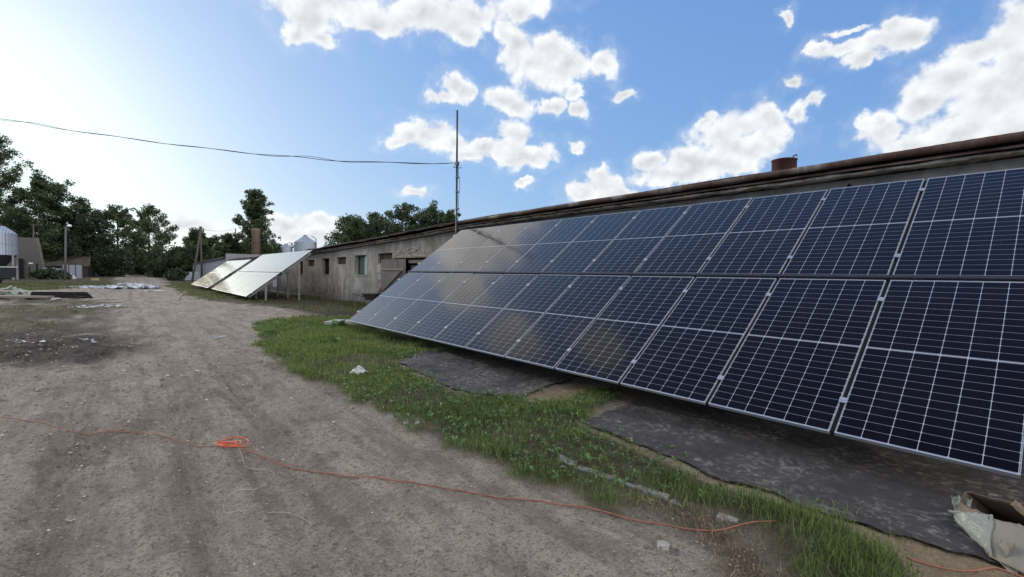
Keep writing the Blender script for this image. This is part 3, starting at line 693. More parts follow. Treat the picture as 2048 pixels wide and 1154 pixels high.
# left feed tank on legs
tk = D(-6, 557, 60); zT = [D(-6, y, 60)[2] for y in (452, 466, 510, 527)]; rt = 29*60/FP
tank = empty('feed_tank', (tk[0], tk[1], 0), 'blue-grey metal feed tank on legs at the left edge, in front of the gabled hut', 'tank')
MB().lathe((0, 0, 0), [(rt, zT[2]), (rt*1.01, zT[2]+.05), (rt, (zT[1]+zT[2])/2-.04), (rt*1.02, (zT[1]+zT[2])/2), (rt, (zT[1]+zT[2])/2+.04), (rt, zT[1]), (rt*.45, zT[0])], 12).build('shell', MTANK, tank)
MB().lathe((0, 0, 0), [(rt*.2, zT[3]-1.0), (rt*.98, zT[2]-.02)], 12).build('hopper', MBLKMET, tank)
MB().lathe((0, 0, 0), [(rt*.35, zT[0]), (rt*.35, zT[0]+.25), (rt*.1, zT[0]+.35)], 16).build('hatch', MRUST, tank)
for k in range(6):
    a = k*math.pi/3+.45; MB().box(rt*1.03*math.cos(a)-.09, rt*1.03*math.cos(a)+.09, rt*1.03*math.sin(a)-.09, rt*1.03*math.sin(a)+.09, -.1, zT[1]).build('leg', MWALLG, tank)

# gabled brick hut
def Dz(x, y, dep): return Vector(D(x, y, dep))
hd = 66
def De(x, y, dist): r_ = ray(x, y); return Vector(CAM+r_/np.linalg.norm(r_)*dist)
g0 = De(47, 561, 97); g1 = De(83, 559, 95.5); apex = De(72, 477, 96); ls = De(51, 518, 97); rs_ = De(84.5, 533, 95.5)
hut = empty('gabled_hut', (g0.x, g0.y, 0), 'small grey brick hut with a steep corrugated roof, right of the feed tank', 'hut'); ho = (g0.x, g0.y, 0)
back = Vector((-.85, .53, 0))*7
g0.z = g1.z = -.2
m = MB(); m.prism([g0, ls, apex, rs_, g1], back); lp(m, 'wall', MPALEBR, hut, ho)
m = MB(); up = Vector((0, 0, .06)); fwd = -back.normalized()*.35
for a, b in ((ls, apex), (rs_, apex)):
    ov = (a-b)*.04; m.prism([a+ov+up+fwd, b+up+fwd, b+up+back, a+ov+up+back], (0, 0, .08))
lp(m, 'roof', MASB, hut, ho)
m = MB(); q = lambda x, y: De(x, y, 95.2)
n_ = (Vector(CAM)-g0).normalized()*.25
for (x0_, x1_, y0_, y1_) in ((57, 60, 534, 556), (72, 76, 527, 548)):
    m.prism([q(x0_, y1_)+n_, q(x1_, y1_)+n_, q(x1_, y0_)+n_, q(x0_, y0_)+n_], n_*.2)
lp(m, 'window_slot', MDARK, hut, ho)
m = MB(); m.prism([q(57, 527.5)+n_, q(66, 527.5)+n_, q(66, 525.5)+n_, q(57, 525.5)+n_], n_*.6); lp(m, 'white_lintel', MLAMP, hut, ho)
m = MB(); e0 = De(38, 560, 97); e0.z = -.1; e1 = De(48, 560, 96.6); e1.z = -.1
m.prism([e0, e1, e1+Vector((0, 0, 3.0)), e0+Vector((0, 0, 3.0))], n_*.3); lp(m, 'doorway', MDARK, hut, ho)

# low dark barn behind the white fence
lb = empty('low_barn', tuple(D(130, 556, 84)), 'long low dark barn with a mossy roof behind the pale fence on the left', 'barn'); lo = D(130, 556, 84)
a = Dz(86, 556, 84); b = Dz(176, 556, 84); a.z = b.z = -.2; bk = Vector((.1, 1, 0)).normalized()*8
za = D(86, 530, 84)[2]; zb = D(86, 512, 90)[2]
m = MB(); m.prism([a, b, b+Vector((0, 0, za)), a+Vector((0, 0, za))], bk); lp(m, 'wall', MPLASB, lb, lo)
m = MB(); m.prism([a+Vector((-.3, -.4, za)), b+Vector((.3, -.4, za)), b+Vector((.3, 3.8, zb)), a+Vector((-.3, 3.8, zb))], (0, 0, .12)); lp(m, 'roof', simple('mossy_roof', (.07, .065, .055), .95, 0, .4, .9, .02, (.025, .018, .018)), lb, lo)

def fence(name_label, pxs, ytop, ybot, dep, mat):
    a = Dz(pxs[0], ybot, dep); b = Dz(pxs[1], ybot, dep); h = D(pxs[0], ytop, dep)[2]-0; a.z = b.z = 0
    f = empty('fence', tuple(a), name_label, 'fence', 'pale sheet fences in the distance'); d = (b-a); n = max(3, int(d.length/1.1)); u = d.normalized(); r_ = random.Random(int(pxs[0]))
    nn = u.cross(Vector((0, 0, 1)))
    for i in range(n):
        p = u*(d.length*i/n); w = d.length/n*.97; hh = h*r_.uniform(.93, 1.02); o_ = nn*r_.uniform(-.03, .03)
        m = MB(); m.prism([p+o_, p+o_+u*w, p+o_+u*w+Vector((0, 0, hh)), p+o_+Vector((0, 0, hh))], nn*.05); m.build('sheet', mat, f)
    for i in range(n+1):
        p = u*(d.length*i/n)+nn*.1; MB().box(p.x-.05, p.x+.05, p.y-.05, p.y+.05, 0, h+.08).build('fence_post', MPOLE, f)
fence('low pale sheet fence right of the gabled hut', (86, 124), 535, 556, 76, MFENCE)
fence('taller pale blue sheet fence just right of the lamp pole', (126, 166), 529, 556, 74, MFENCE)
fence('pale fence beside the leaning poles, left of the farthest solar array', (338, 402), 543, 560, 70, MFENCE)

# poles
def pole(name, label, cat, base, top, dep, r0, r1, mat, dep2=None, group=None):
    b = Dz(*base, dep); t_ = Dz(*top, dep2 or dep); b.z = -.1
    e = empty(name, tuple(b), label, cat, group); MB().tube([(0, 0, 0), tuple((t_-b)*.5), tuple(t_-b)], [r0, (r0+r1)/2, r1], 10).build('shaft', mat, e, True); return e, b, t_
e, b, t_ = pole('utility_pole', 'dark wooden utility pole with a leaning strut, left of the farthest array', 'utility pole', (404, 562), (401, 458), 66, .13, .10, MPOLE)
s_ = Dz(384, 565, 64)-b; s_.z = 0; MB().tube([tuple(s_), tuple(s_*.45+(t_-b)*.5), tuple((t_-b)*.99)], [.13, .12, .10], 10).build('strut', MPOLE, e, True)
tt = t_-b; MB().bar((tt.x-.8, tt.y, tt.z-.15), (tt.x+.25, tt.y, tt.z-.15), .09, .09).build('crossarm', MPOLE, e)
for k in (-.75, -.4, .2): MB().lathe((tt.x+k, tt.y, tt.z-.1), [(.05, 0), (.07, .05), (.04, .16)], 10).build('insulator', MLAMP, e)
e2, b2, t2 = pole('power_pole', 'thin far pole standing between trees left of the brick chimney', 'pole', (471, 552), (471, 457), 95, .12, .09, MPOLE)
e3, b3, t3 = pole('lamp_pole', 'grey concrete street lamp pole with a round white lamp, before the dark trees', 'street lamp', (130.5, 560), (131.5, 453), 62, .16, .11, MCPOLE)
tt3 = t3-b3; MB().tube([tuple(tt3-Vector((0, 0, .1))), tuple(tt3+Vector((.12, 0, .15))), tuple(tt3+Vector((.4, -.1, .2)))], .04, 6).build('lamp_arm', MCPOLE, e3, True)
MB().lathe(tuple(tt3+Vector((.35, -.1, .02))), [(.05, .28), (.24, .2), (.27, .08), (.2, -.04), (.05, -.08)], 16).build('lamp_head', MLAMP, e3, True)
e4, b4, t4 = pole('wooden_pole', 'short dark wooden pole carrying wires behind the gabled hut', 'pole', (67, 560), (67, 448), 78, .13, .1, MPOLE)
MB().bar(tuple(t4-b4+Vector((-.5, 0, -.1))), tuple(t4-b4+Vector((.5, 0, -.1))), .08, .08).build('crossarm', MPOLE, e4)
def wire(label, a, b, sagm, r=.02):
    a = Vector(a); b = Vector(b); P_ = []
    for i in range(25):
        t = i/24; p = a.lerp(b, t)-a; p.z -= sagm*4*t*(1-t); P_.append(tuple(p))
    o = MB().tube(P_, r, 4).build('wire', MBLKMET, None, True); o.location = a; tag(o, label, 'wire', 'distant wires')
wire('thin wire sagging from the pole behind the hut to the lamp pole', t4, t3, .8)
wire('thin wire from the pole behind the hut down to the feed tank', t4, Dz(34, 467, 60), .5)
wire('thin wire between the strutted utility pole and the far thin pole', t_, t2, .4)

# ---------------------------------------------------------------- trees
def leafquads(cent, nrm, size, rg):
    n = len(cent); a = rg.normal(size=(n, 3)); a /= np.linalg.norm(a, axis=1)[:, None]
    b = np.cross(a, rg.normal(size=(n, 3))); b /= np.linalg.norm(b, axis=1)[:, None]
    s = size*rg.uniform(.55, 1.3, n)[:, None]; a *= s; b *= s*.62
    V = np.stack([cent-a, cent+b*.8+a*.1, cent+a, cent-b*.8+a*.1], 1).reshape(-1, 3)
    return V, np.arange(4*n).reshape(n, 4)
def tree(name, label, base, h, w, seed, prof, nleaf, mi=0, ls=.3, limbs=16, z0=.22, trunk=None, lean=(0, 0), group='trees at the edge of the yard', csz=.12):
    rg = np.random.default_rng(seed); base = np.array(base, float)
    e = empty(name, (base[0], base[1], -.05), label, 'tree' if name != 'bush' else 'bush', group)
    tr = trunk or h*.018; m = MB(); top = np.array([lean[0], lean[1], h*.93]); bend = rg.normal(0, h*.012, 2)
    def tp(t): return np.array([top[0]*t+bend[0]*math.sin(t*3.1), top[1]*t+bend[1]*math.sin(t*3.1), h*.93*t])
    m.tube([tuple(tp(t)) for t in np.linspace(0, 1, 9)], [tr*(1-.9*t)+.015 for t in np.linspace(0, 1, 9)], 8)
    C = []; ga = rg.uniform(0, 6)
    for i in range(limbs):
        t = z0+(1-z0)*((i+.5)/limbs)**.9; ga += 2.4+rg.normal(0, .35); rad = w/2*prof((t-z0)/(1-z0))*rg.uniform(.72, 1.12)
        p0 = tp(max(.05, t-.12)); p2 = tp(t)+np.array([math.cos(ga)*rad, math.sin(ga)*rad, rad*rg.uniform(.0, .35)]); p2[2] = min(p2[2], h)
        p1 = (p0+p2)/2+np.array([0, 0, -rad*.06])
        m.tube([tuple(p0), tuple(p1), tuple(p2)], [tr*.35*(1.1-t), tr*.22*(1.1-t), .012], 5, False)
        for k in np.linspace(.35, 1.0, 5):
            q_ = (p0*(1-k)**2+2*p1*k*(1-k)+p2*k*k)
            C.append(np.append(q_, max(w*csz*(1.15-.35*k), .3))); 
            if rg.random() < .6:
                off = rg.normal(0, 1, 3)*np.array([1, 1, .6])*w*.10
                m.tube([tuple(q_), tuple(q_+off)], [.02, .008], 4, False)
                C.append(np.append(q_+off, w*csz*.7))
    C.append(np.append(tp(1.0), w*csz)); C = np.array(C)
    m.build('trunk', MBARK, e, True)
    nleaf = int(nleaf*1.5*(1.35 if name != 'bush' else 1.5)); C[:, 3] *= (1.02 if name != 'bush' else 1.2); wt = C[:, 3]**1.6; idx = rg.choice(len(C), nleaf, p=wt/wt.sum()); d = rg.normal(0, 1, (nleaf, 3)); d /= np.linalg.norm(d, axis=1)[:, None]
    d *= (rg.uniform(0, 1, nleaf)**.45)[:, None]*C[idx, 3][:, None]; d[:, 2] *= .85
    P_ = C[idx, :3]+d
    # holes: thin the crown with a noise field
    k = vn(P_[:, 0]*2.2/w*3+P_[:, 2]*.5, P_[:, 1]*2.2/w*3+P_[:, 2]*1.1, seed) > .30; P_ = P_[k]; P_[:, 2] = np.maximum(P_[:, 2], .1)
    V, Fq = leafquads(P_, None, ls*.78, rg); npmesh('crown', V, Fq, MTREE[mi], e)
    return e
oval = lambda t: max(.12, math.sin(math.pi*min(1, .12+.85*t))**.7)
cone = lambda t: max(.1, 1.0-.85*t)
egg = lambda t: max(.15, (math.sin(math.pi*(t*.75+.22)))**.8)
tall = lambda t: max(.2, .55+.45*math.sin(math.pi*t)*1.0)*(1 if t < .8 else (1-t)*4+.25)
def T(name, label, px_, ytop, wpx, dep, seed, prof, n, **k):
    b = D(px_, 556, dep); h = D(px_, ytop, dep)[2]; wpx *= 1.08; return tree(name, label, b, h, wpx*dep/FP, seed, prof, n, **k)
T('tree', 'tall dark tree cut by the left edge of the photo, the highest of all', -14, 236, 106, 84, 1, egg, 17000, mi=0, ls=.23, limbs=30, csz=.13)
T('tree', 'broad dark tree above the gabled hut, second from the left edge', 94, 348, 130, 86, 22, egg, 15000, mi=0, ls=.28, limbs=24, csz=.10)
T('tree', 'dark tree leaning right, above the low barn and lamp pole', 158, 392, 112, 90, 3, egg, 11500, mi=2, ls=.28, limbs=22)
T('tree', 'thin airy tree left of the end of the track', 238, 405, 74, 98, 4, oval, 5500, mi=1, ls=.3, limbs=17, csz=.095)
T('tree', 'full round-topped tree standing over the end of the track', 297, 405, 84, 98, 55, egg, 8000, mi=1, ls=.28, limbs=22, csz=.105)
T('tree', 'lone tall oval tree behind the brick chimney', 511, 371, 84, 92, 64, lambda t: max(.2, 1.0-.72*t**1.3), 10500, mi=0, ls=.27, limbs=30, csz=.10, z0=.25)
T('tree', 'small round tree just behind the strutted utility pole', 404, 459, 76, 85, 7, oval, 8000, mi=0, ls=.26, limbs=16, csz=.13)
T('tree', 'small thin tree between the strutted pole and the chimney', 457, 465, 62, 92, 8, oval, 6000, mi=0, ls=.26, limbs=14, csz=.12)
T('tree', 'small tree seen between chimney and silver silos', 556, 486, 44, 110, 9, oval, 4500, mi=0, ls=.3, limbs=12)
G7 = 'row of trees rising over the barn roof left of the mast'
T('tree', 'leftmost rounded tree over the barn roof, right of the silos', 708, 427, 104, 72, 110, oval, 9000, mi=0, ls=.23, limbs=18, group=G7, csz=.13)
T('tree', 'second tree over the barn roof, slightly lower than its right neighbour', 756, 424, 84, 74, 11, oval, 8000, mi=0, ls=.23, limbs=16, group=G7, csz=.13)
T('tree', 'highest tree over the barn roof, two trees left of the mast', 812, 404, 92, 70, 12, oval, 10000, mi=0, ls=.22, limbs=20, group=G7, csz=.12)
T('tree', 'full tree over the barn roof just left of the mast', 864, 407, 92, 70, 13, oval, 10000, mi=0, ls=.22, limbs=20, group=G7, csz=.12)
T('tree', 'slim tree directly behind the mast over the barn roof', 902, 412, 50, 70, 14, oval, 6000, mi=0, ls=.22, limbs=16, group=G7, csz=.12)
T('tree', 'tiny tree top peeking over the barn roof right of the mast', 1107, 407, 28, 60, 15, oval, 2500, mi=0, ls=.18, limbs=10, group=G7)
T('tree', 'small sprig of leaves over the roof just right of the mast', 931, 430, 16, 60, 16, oval, 1200, mi=0, ls=.15, limbs=8, group=G7)
def bush(label, px_, ytop, wpx, dep, seed, n, mi=2, ls=.28):
    b = D(px_, 558, dep); h = D(px_, ytop, dep)[2]
    return tree('bush', label, b, h, wpx*dep/FP, seed, lambda t: max(.3, math.sqrt(max(0, 1-t*t*.85))), n, mi=mi, ls=ls, limbs=16, z0=.08, trunk=.12, group='bushes and undergrowth at the yard edge', csz=.17)
B_ = [('dark bush filling the gap below the broad tree, left of the hut', 20, 440, 110, 96, 31, 7000), ('dark bush right behind the gabled hut', 90, 438, 95, 98, 32, 7000),
      ('dark bush below the leaning tree, over the low barn', 150, 458, 90, 96, 33, 7000), ('low round bush right of the taller fence', 200, 508, 56, 100, 34, 5000),
      ('bush left of the far end of the track', 232, 498, 60, 90, 35, 5000), ('bush at the very end of the track', 285, 506, 70, 118, 36, 5500), ('bush right of the far end of the track', 322, 522, 45, 90, 37, 4000),
      ('rounded green bush left of the strutted pole', 368, 497, 62, 92, 38, 6000), ('bush behind the strutted pole', 415, 500, 70, 96, 39, 6000), ('dark bush left of the chimney over the grey building', 462, 497, 70, 100, 40, 6000),
      ('dark bush around the foot of the tall oval tree', 515, 478, 64, 100, 41, 6500), ('low bush between chimney and silos', 556, 502, 50, 104, 42, 4000), ('low scrub below the pale fence beside the poles', 352, 540, 30, 66, 43, 2500),
      ('low dark hedge in front of the short pale fence', 108, 546, 50, 66, 44, 4500), ('scrub behind the barn roof left part', 730, 470, 90, 80, 45, 6000), ('scrub behind the barn roof near the mast', 850, 455, 130, 78, 46, 7000)]
for a in B_: bush(*a)

def farwood():
    rg = np.random.default_rng(99); C = []
    for k in range(260):
        px_ = rg.uniform(-420, 620); dep = rg.uniform(125, 150); c = D(px_, 556, dep); hh = rg.uniform(4, 8.5)*(1 if px_ < 345 or px_ > 372 else .7)
        for z in np.arange(.6, hh, 1.3): C.append((c[0]+rg.normal(0, .7), c[1]+rg.normal(0, .7), z, 1.6))
    C = np.array(C); n = 60000; i = rg.integers(0, len(C), n); P_ = C[i, :3]+rg.normal(0, .85, (n, 3)); P_[:, 2] = np.abs(P_[:, 2])
    V, Fq = leafquads(P_, None, .5, rg); o = npmesh('far_wood', V, Fq, MTREE[2]); tag(o, 'dark far wood closing the view beyond the yard', 'wood', kind='stuff')
farwood()

# ---------------------------------------------------------------- black membranes under the near array
def loft(name, A, B, nu, nv, mat, label, cat, lift=.018, wr=.012, jag=.0):
    def res(P_, n):
        P_ = np.array(P_); d = np.r_[0, np.cumsum(np.hypot(*np.diff(P_, axis=0).T))]; t = np.linspace(0, d[-1], n); return np.stack([np.interp(t, d, P_[:, 0]), np.interp(t, d, P_[:, 1])], 1)
    a = res(A, nu); b = res(B, nu); u = np.linspace(0, 1, nv)[:, None, None]; Q = a[None]*(1-u)+b[None]*u
    x = Q[..., 0].ravel(); y = Q[..., 1].ravel(); ew = np.clip(np.minimum(np.repeat(np.linspace(0, 1, nv), nu)*12, 1), 0, 1)
    x = x+fbm(x*3, y*3, 5, 3)*.03; y = y+fbm(x*3+9, y*3, 6, 3)*.03
    z = gz(x, y)+lift+np.abs(fbm(x*2.2, y*1.1, 91, 3))*wr*2+fbm(x*9, y*9, 92, 2)*.004
    V = np.stack([x, y, z], 1); n2 = nu*nv; Vb = V.copy(); Vb[:, 2] -= .004
    i = np.arange(nv-1)[:, None]*nu; j = np.arange(nu-1)[None]; Fq = np.stack([i+j, i+j+1, i+nu+j+1, i+nu+j], -1).reshape(-1, 4)
    o = npmesh(name, np.vstack([V]), Fq, mat, None, True); sd = o.modifiers.new('thickness', 'SOLIDIFY'); sd.thickness = .006; sd.offset = 1; return tag(o, label, cat, 'black ground membranes')
gg = lambda *p: tuple(G(*p)[:2])
m1A = [gg(790,728), gg(850,752), gg(900,778), gg(960,797), gg(1035,803)]; m1B = [(8.6, 10.3), (8.6, 5.2)]
loft('ground_membrane', [gg(792,728), gg(870,765), gg(955,797), gg(1036,802)], [(6.9, 9.4), (7.6, 5.6)], 110, 90, MMEM, 'plain grey-black membrane on the ground, the farther and smaller of the two', 'membrane')
loft('ground_membrane', [gg(1162,851), gg(1300,904), gg(1420,958), gg(1560,1000), gg(1650,1040), gg(1760,1074), gg(1900,1110), gg(2060,1140), (4.15,-3)], [(8.5, 4.0), (8.6, -3)], 180, 110, MMEM, 'large dusty black membrane under the array, with the torn carton on it', 'membrane')

# pale concrete kerb strip sunk in the grass
P_ = [gg(1030,868), gg(1090,905), gg(1150,938), gg(1230,965), (G(1340,1000)[0], G(1340,1000)[1]), gg(1430,1040), gg(1480,1056)]
r = random.Random(2); kb = 0
for a, b in zip(P_, P_[1:]):
    if kb == 1: pass
    a = Vector((*a, 0)); b = Vector((*b, 0)); d = (b-a); u = d.normalized(); n = u.cross(Vector((0, 0, 1)))
    a2 = a+u*.015; b2 = b-u*.015; K = 14; poly = []
    for k in range(K): t = k/(K-1); p = a2.lerp(b2, t)+n*(.036+.008*r.uniform(-1, 1)); poly.append((p.x, p.y))
    for k in range(K): t = 1-k/(K-1); p = a2.lerp(b2, t)-n*(.036+.008*r.uniform(-1, 1)); poly.append((p.x, p.y))
    zc = (gz1((a.x+b.x)/2, (a.y+b.y)/2)+gz1(*a.xy)+gz1(*b.xy))/3+.02
    c_ = ((a+b)/2); m = MB(); m.prism([(p[0]-c_.x, p[1]-c_.y, -.1) for p in poly], (0, 0, .1)); o = m.build('kerb_block', MKERB, None, False); o.location = (c_.x, c_.y, zc-(.03, .016, .012, .008, .026, .006)[kb])
    names = ['farthest of all, among thick weeds', 'second from the far end', 'third from the far end', 'third from the near end', 'second from the near end', 'nearest, by the rope end']
    tag(o, 'worn concrete kerb block sunk in the grass, '+names[kb], 'kerb', 'sunken kerb blocks in the grass verge'); kb += 1

# ---------------------------------------------------------------- ropes and strings
def cpath(pts, n=None, lift=0):
    P_ = [G(*p)[:2] for p in pts]; P_ = np.array(P_); out = []
    for i in range(len(P_)-1):
        p0 = P_[max(i-1, 0)]; p1 = P_[i]; p2 = P_[i+1]; p3 = P_[min(i+2, len(P_)-1)]; L_ = np.hypot(*(p2-p1)); k = max(3, int(L_/.035))
        for t in np.arange(k)/k:
            out.append(.5*((2*p1)+(-p0+p2)*t+(2*p0-5*p1+4*p2-p3)*t*t+(-p0+3*p1-3*p2+p3)*t**3))
    out.append(P_[-1]); return np.array(out)
def rope(name, pts, rad, mat, label, wob=.004, lift=None, parent=None, zadd=None):
    Q = cpath(pts); x = Q[:, 0]+fbm(Q[:, 0]*6, Q[:, 1]*6, 7, 2)*wob; y = Q[:, 1]+fbm(Q[:, 0]*6+5, Q[:, 1]*6, 8, 2)*wob
    z = gz(x, y); zz = z.copy()
    for i in range(len(z)): zz[i] = z[max(0, i-3):i+4].max()
    zz = np.convolve(np.pad(zz, 2, 'edge'), np.ones(5)/5, 'valid')
    z = np.maximum(z+rad*.6, zz*.7+z*.3+rad*.8)
    if zadd is not None: z = z+zadd(np.linspace(0, 1, len(z)))
    o = MB().tube([tuple(p) for p in np.stack([x, y, z], 1)], rad, 6).build(name, mat, parent, True)
    return o if parent else tag(o, label, 'rope' if rad > .004 else 'string')
rope('orange_rope', [(-260,806),(-120,824),(0,838),(50,846),(80,850),(130,860),(200,868),(285,871),(340,880),(390,888),(432,892)], .0040, MCORD, 'faded orange rope crossing the dirt from the left edge to the tangled coil')
rope('orange_rope', [(478,905),(500,913),(560,922),(640,938),(700,952),(780,964),(850,976),(930,989),(1010,1001),(1090,1014),(1160,1024),(1230,1041),(1300,1050),(1370,1061),(1430,1068),(1490,1063),(1552,1058)], .0044, MCORD, 'long orange rope running right from the tangled coil to the grass verge')
rope('orange_rope', [(1812,1128),(1850,1138),(1900,1146),(1945,1147),(1985,1141),(2015,1148),(2060,1165)], .0048, MCORD, 'short stretch of faded orange rope on the sand beside the torn carton')
co2 = G(455, 893)
pile = [(440,886),(470,882),(492,885),(499,893),(490,902),(470,904),(450,903),(435,900),(428,893),(434,889),(450,888),(462,895),(478,899),(484,893),(470,889),(452,890),(440,897),(446,903),(462,903),(474,896),(462,890),(447,892),(433,896),(440,902),(455,899),(468,902),(478,904)]
rope('rope_coil', pile, .0055, MROPE, 'tangled bright orange rope coil lying on the dirt between two rope runs', .012, zadd=lambda t: .006+.012*np.abs(np.sin(t*40)))
rope('white_string', [(529,692),(532,712),(527,745),(522,775),(512,800),(501,815),(500,823),(512,830),(503,842),(488,857),(477,870),(474,885),(478,905),(486,928),(494,941),(520,942),(545,945),(546,955),(533,970),(510,984),(480,988),(462,992),(450,1005),(448,1022),(458,1029),(480,1026),(494,1036)], .0015, MSTR, 'thin white string winding down the dirt through the orange coil')
rope('white_string', [(535,1029),(560,1027),(585,1027),(603,1033),(622,1045)], .0018, MSTR, 'short curved piece of white string near the bottom centre left')
rope('white_string', [(660,940),(700,962),(740,1010),(780,1050),(822,1100)], .0007, MSTR, 'very thin pale thread on the dirt below the long orange rope')

# ---------------------------------------------------------------- loose things on the ground
def rock(name, c, s, seed, mat, label=None, cat='stone', flat=.6, group=None, rz=0):
    rg = np.random.default_rng(seed); b = bmesh.new(); bmesh.ops.create_icosphere(b, subdivisions=2, radius=1)
    for v in b.verts:
        n = 1+.22*rg.normal(); v.co = Vector((round(v.co.x*1.6)/1.6*.5+v.co.x*.5, v.co.y, v.co.z))*n
        v.co = Vector((v.co.x*s[0], v.co.y*s[1], v.co.z*s[2]))
    me = bpy.data.meshes.new(name); b.to_mesh(me); b.free(); o = link(name, me, mat); o.location = c; o.rotation_euler[2] = rz
    return tag(o, label, cat, group) if label else o
def on(px_, py_, dz=0): g = G(px_, py_); return Vector((g[0], g[1], gz1(g[0], g[1])+dz))
def block():
    b = bmesh.new(); b2 = MB(); c = on(1327, 1098)
    pts = [(-.06, -.024), (-.042, .034), (.042, .04), (.062, .002), (.036, -.036)]
    b2.prism([(x, y, -.02) for x, y in pts], (.004, .0, .055)); o = b2.build('stone_block', MSTONE, None, False, .004); o.location = c; o.rotation_euler = (.08, .1, .6)
    tag(o, 'flat grey angular stone lying alone on the dirt at bottom centre right', 'stone')
block()
def crumple(name, c, sx, sy, h, mat, label, cat, seed, parent=None):
    rg = np.random.default_rng(seed); n = 16; x, y = np.meshgrid(np.linspace(-1, 1, n), np.linspace(-1, 1, n)); rr_ = np.hypot(x, y)
    z = h*np.clip(1-rr_*.8, 0, 1)*(.5+rg.random((n, n)))+.012
    V = np.stack([(x+rg.normal(0, .05, (n, n)))*sx, (y+rg.normal(0, .05, (n, n)))*sy, z], -1).reshape(-1, 3)
    keep = (rr_ < .95+.2*rg.random((n, n)))
    i = np.arange(n-1)[:, None]*n; j = np.arange(n-1)[None]; Fq = np.stack([i+j, i+j+1, i+n+j+1, i+n+j], -1).reshape(-1, 4); k = keep.ravel()
    Fq = Fq[k[Fq].all(1)]; o = npmesh(name, V, Fq, mat, parent, False); o.location = c; o.rotation_euler[2] = seed
    return tag(o, label, cat)
crumple('crumpled_film', on(718, 757, .02), .14, .11, .10, simple('silver_film', (.45, .46, .47), .35, .0, .3, 30, .004), 'crumpled grey plastic film in the grass edge beside the dirt track', 'litter', 3)
r = random.Random(6)
def scrap(px_, py_, w, l, rz, label, mat=MLAMP, th=.006, name='paper_scrap', cat='litter', group=None):
    c = on(px_, py_, .012); m = MB(); K = 11; pts = []
    for k in range(K):
        a = 2*math.pi*k/K; pts.append((math.cos(a)*w*r.uniform(.35, 1.1), math.sin(a)*l*r.uniform(.3, 1.1), 0))
    m.prism(pts, (0, 0, th)); o = m.build(name, mat); o.location = c; o.rotation_euler = (r.uniform(-.12, .12), r.uniform(-.12, .12), rz); return tag(o, label, cat, group)
MPAPER = simple('pale_scrap', (.46, .45, .42), .7, 0, .15, 20, 0)
ms = MB(); ms.bar((0, -.16, .02), (0, .16, .028), .05, .03); o = ms.build('metal_offcut', MALU); o.location = on(441, 676, .004); o.rotation_euler[2] = -1.0; tag(o, 'short bright metal offcut lying on the track left of the grass tip', 'metal offcut')
gw = 'white scraps scattered on the verge'
scrap(812, 848, .05, .028, .5, 'small white scrap at the grass edge, upper left of a loose pair', MPAPER, group=gw); scrap(834, 851, .07, .03, .9, 'white torn scrap at the grass edge, lower right of a loose pair', MPAPER, group=gw)
scrap(646, 659, .14, .05, .4, 'white paper scrap in the grass just left of the grey slab', MPAPER, group=gw); scrap(686, 618, .09, .06, .2, 'tiny pale scrap in the dry grass before the barn wall', MPAPER, group=gw)
scrap(559, 621, .3, .12, .3, 'tiny white scrap beside the side path', MPAPER, group=gw); scrap(320, 600, .5, .14, .3, 'pale flat scrap on the far track left of the second array', MPAPER, group=gw)
def tri_slab():
    c = on(690, 652, .02); m = MB(); m.prism([(-.5, -.35, 0), (.75, -.3, 0), (.8, .35, 0), (-.45, .4, 0)], (0, 0, .1)); o = m.build('concrete_slab', MCONC, None, False, .006); o.location = c; o.rotation_euler[2] = -.75
    tag(o, 'pale concrete slab in the grass below the far corner of the near array', 'slab')
tri_slab()
rope('bent_wire', [(500,646),(512,641),(530,638),(536,640),(536,647)], .012, MPAPER, 'bent white pipe piece at the grass tip beside the track')
rope('bent_hose', [(355,602),(362,592),(372,584),(380,582)], .03, MTIMB, 'pale curved hose lying by the track near the farthest array')
bpy.data.objects['bent_wire']['category'] = 'pipe'; bpy.data.objects['bent_hose']['category'] = 'hose'

# wheelbarrow against the barn wall
wb = empty('wheelbarrow', (8.95, 20.75, gz1(8.95, 20.75)), 'dark old wheelbarrow parked by the barn wall next to the plank door', 'wheelbarrow', rz=R(-60))
MWB = simple('rusty_dark_metal', (.05, .035, .03), .7, .2, .3, 12, 0)
m = MB(); a = [(-.38, -.3, .62), (.38, -.3, .62), (.38, .3, .62), (-.38, .3, .62)]; b = [(-.2, -.2, .34), (.26, -.2, .34), (.26, .2, .34), (-.2, .2, .34)]
va = [m.b.verts.new(p) for p in a]; vb = [m.b.verts.new(p) for p in b]; m.b.faces.new(vb)
for k in range(4): m.b.faces.new((va[k], va[(k+1) % 4], vb[(k+1) % 4], vb[k]))
t_o = m.build('tray', MWB, wb); sd = t_o.modifiers.new('t', 'SOLIDIFY'); sd.thickness = .01
for s_ in (-1, 1):
    MB().tube([(.55, s_*.06, .2), (.2, s_*.2, .31), (-.4, s_*.26, .5), (-.85, s_*.28, .62)], .018, 8).build('handle', MWB, wb, True)
    MB().tube([(-.2, s_*.23, .42), (-.3, s_*.25, .0)], .016, 6).build('leg', MWB, wb, True)
m = MB(); m.lathe((0, 0, 0), [(.12, -.03), (.18, -.04), (.2, 0), (.18, .04), (.12, .03)], 20)
for v in m.b.verts: v.co = Vector((.55+v.co.x, v.co.z, .2+v.co.y))
m.build('wheel', MWB, wb, True)
pl = MB(); pl.prism([(-.3, 0, 0), (.3, 0, 0), (.22, .02, .55), (-.1, .02, .6)], (0, .02, 0)); o = pl.build('sheet_offcut', MWB); o.location = (9.32, 21.0, .35); o.rotation_euler = (-.3, 0, R(-80)); tag(o, 'dark sheet piece leaning upright behind the wheelbarrow', 'sheet')
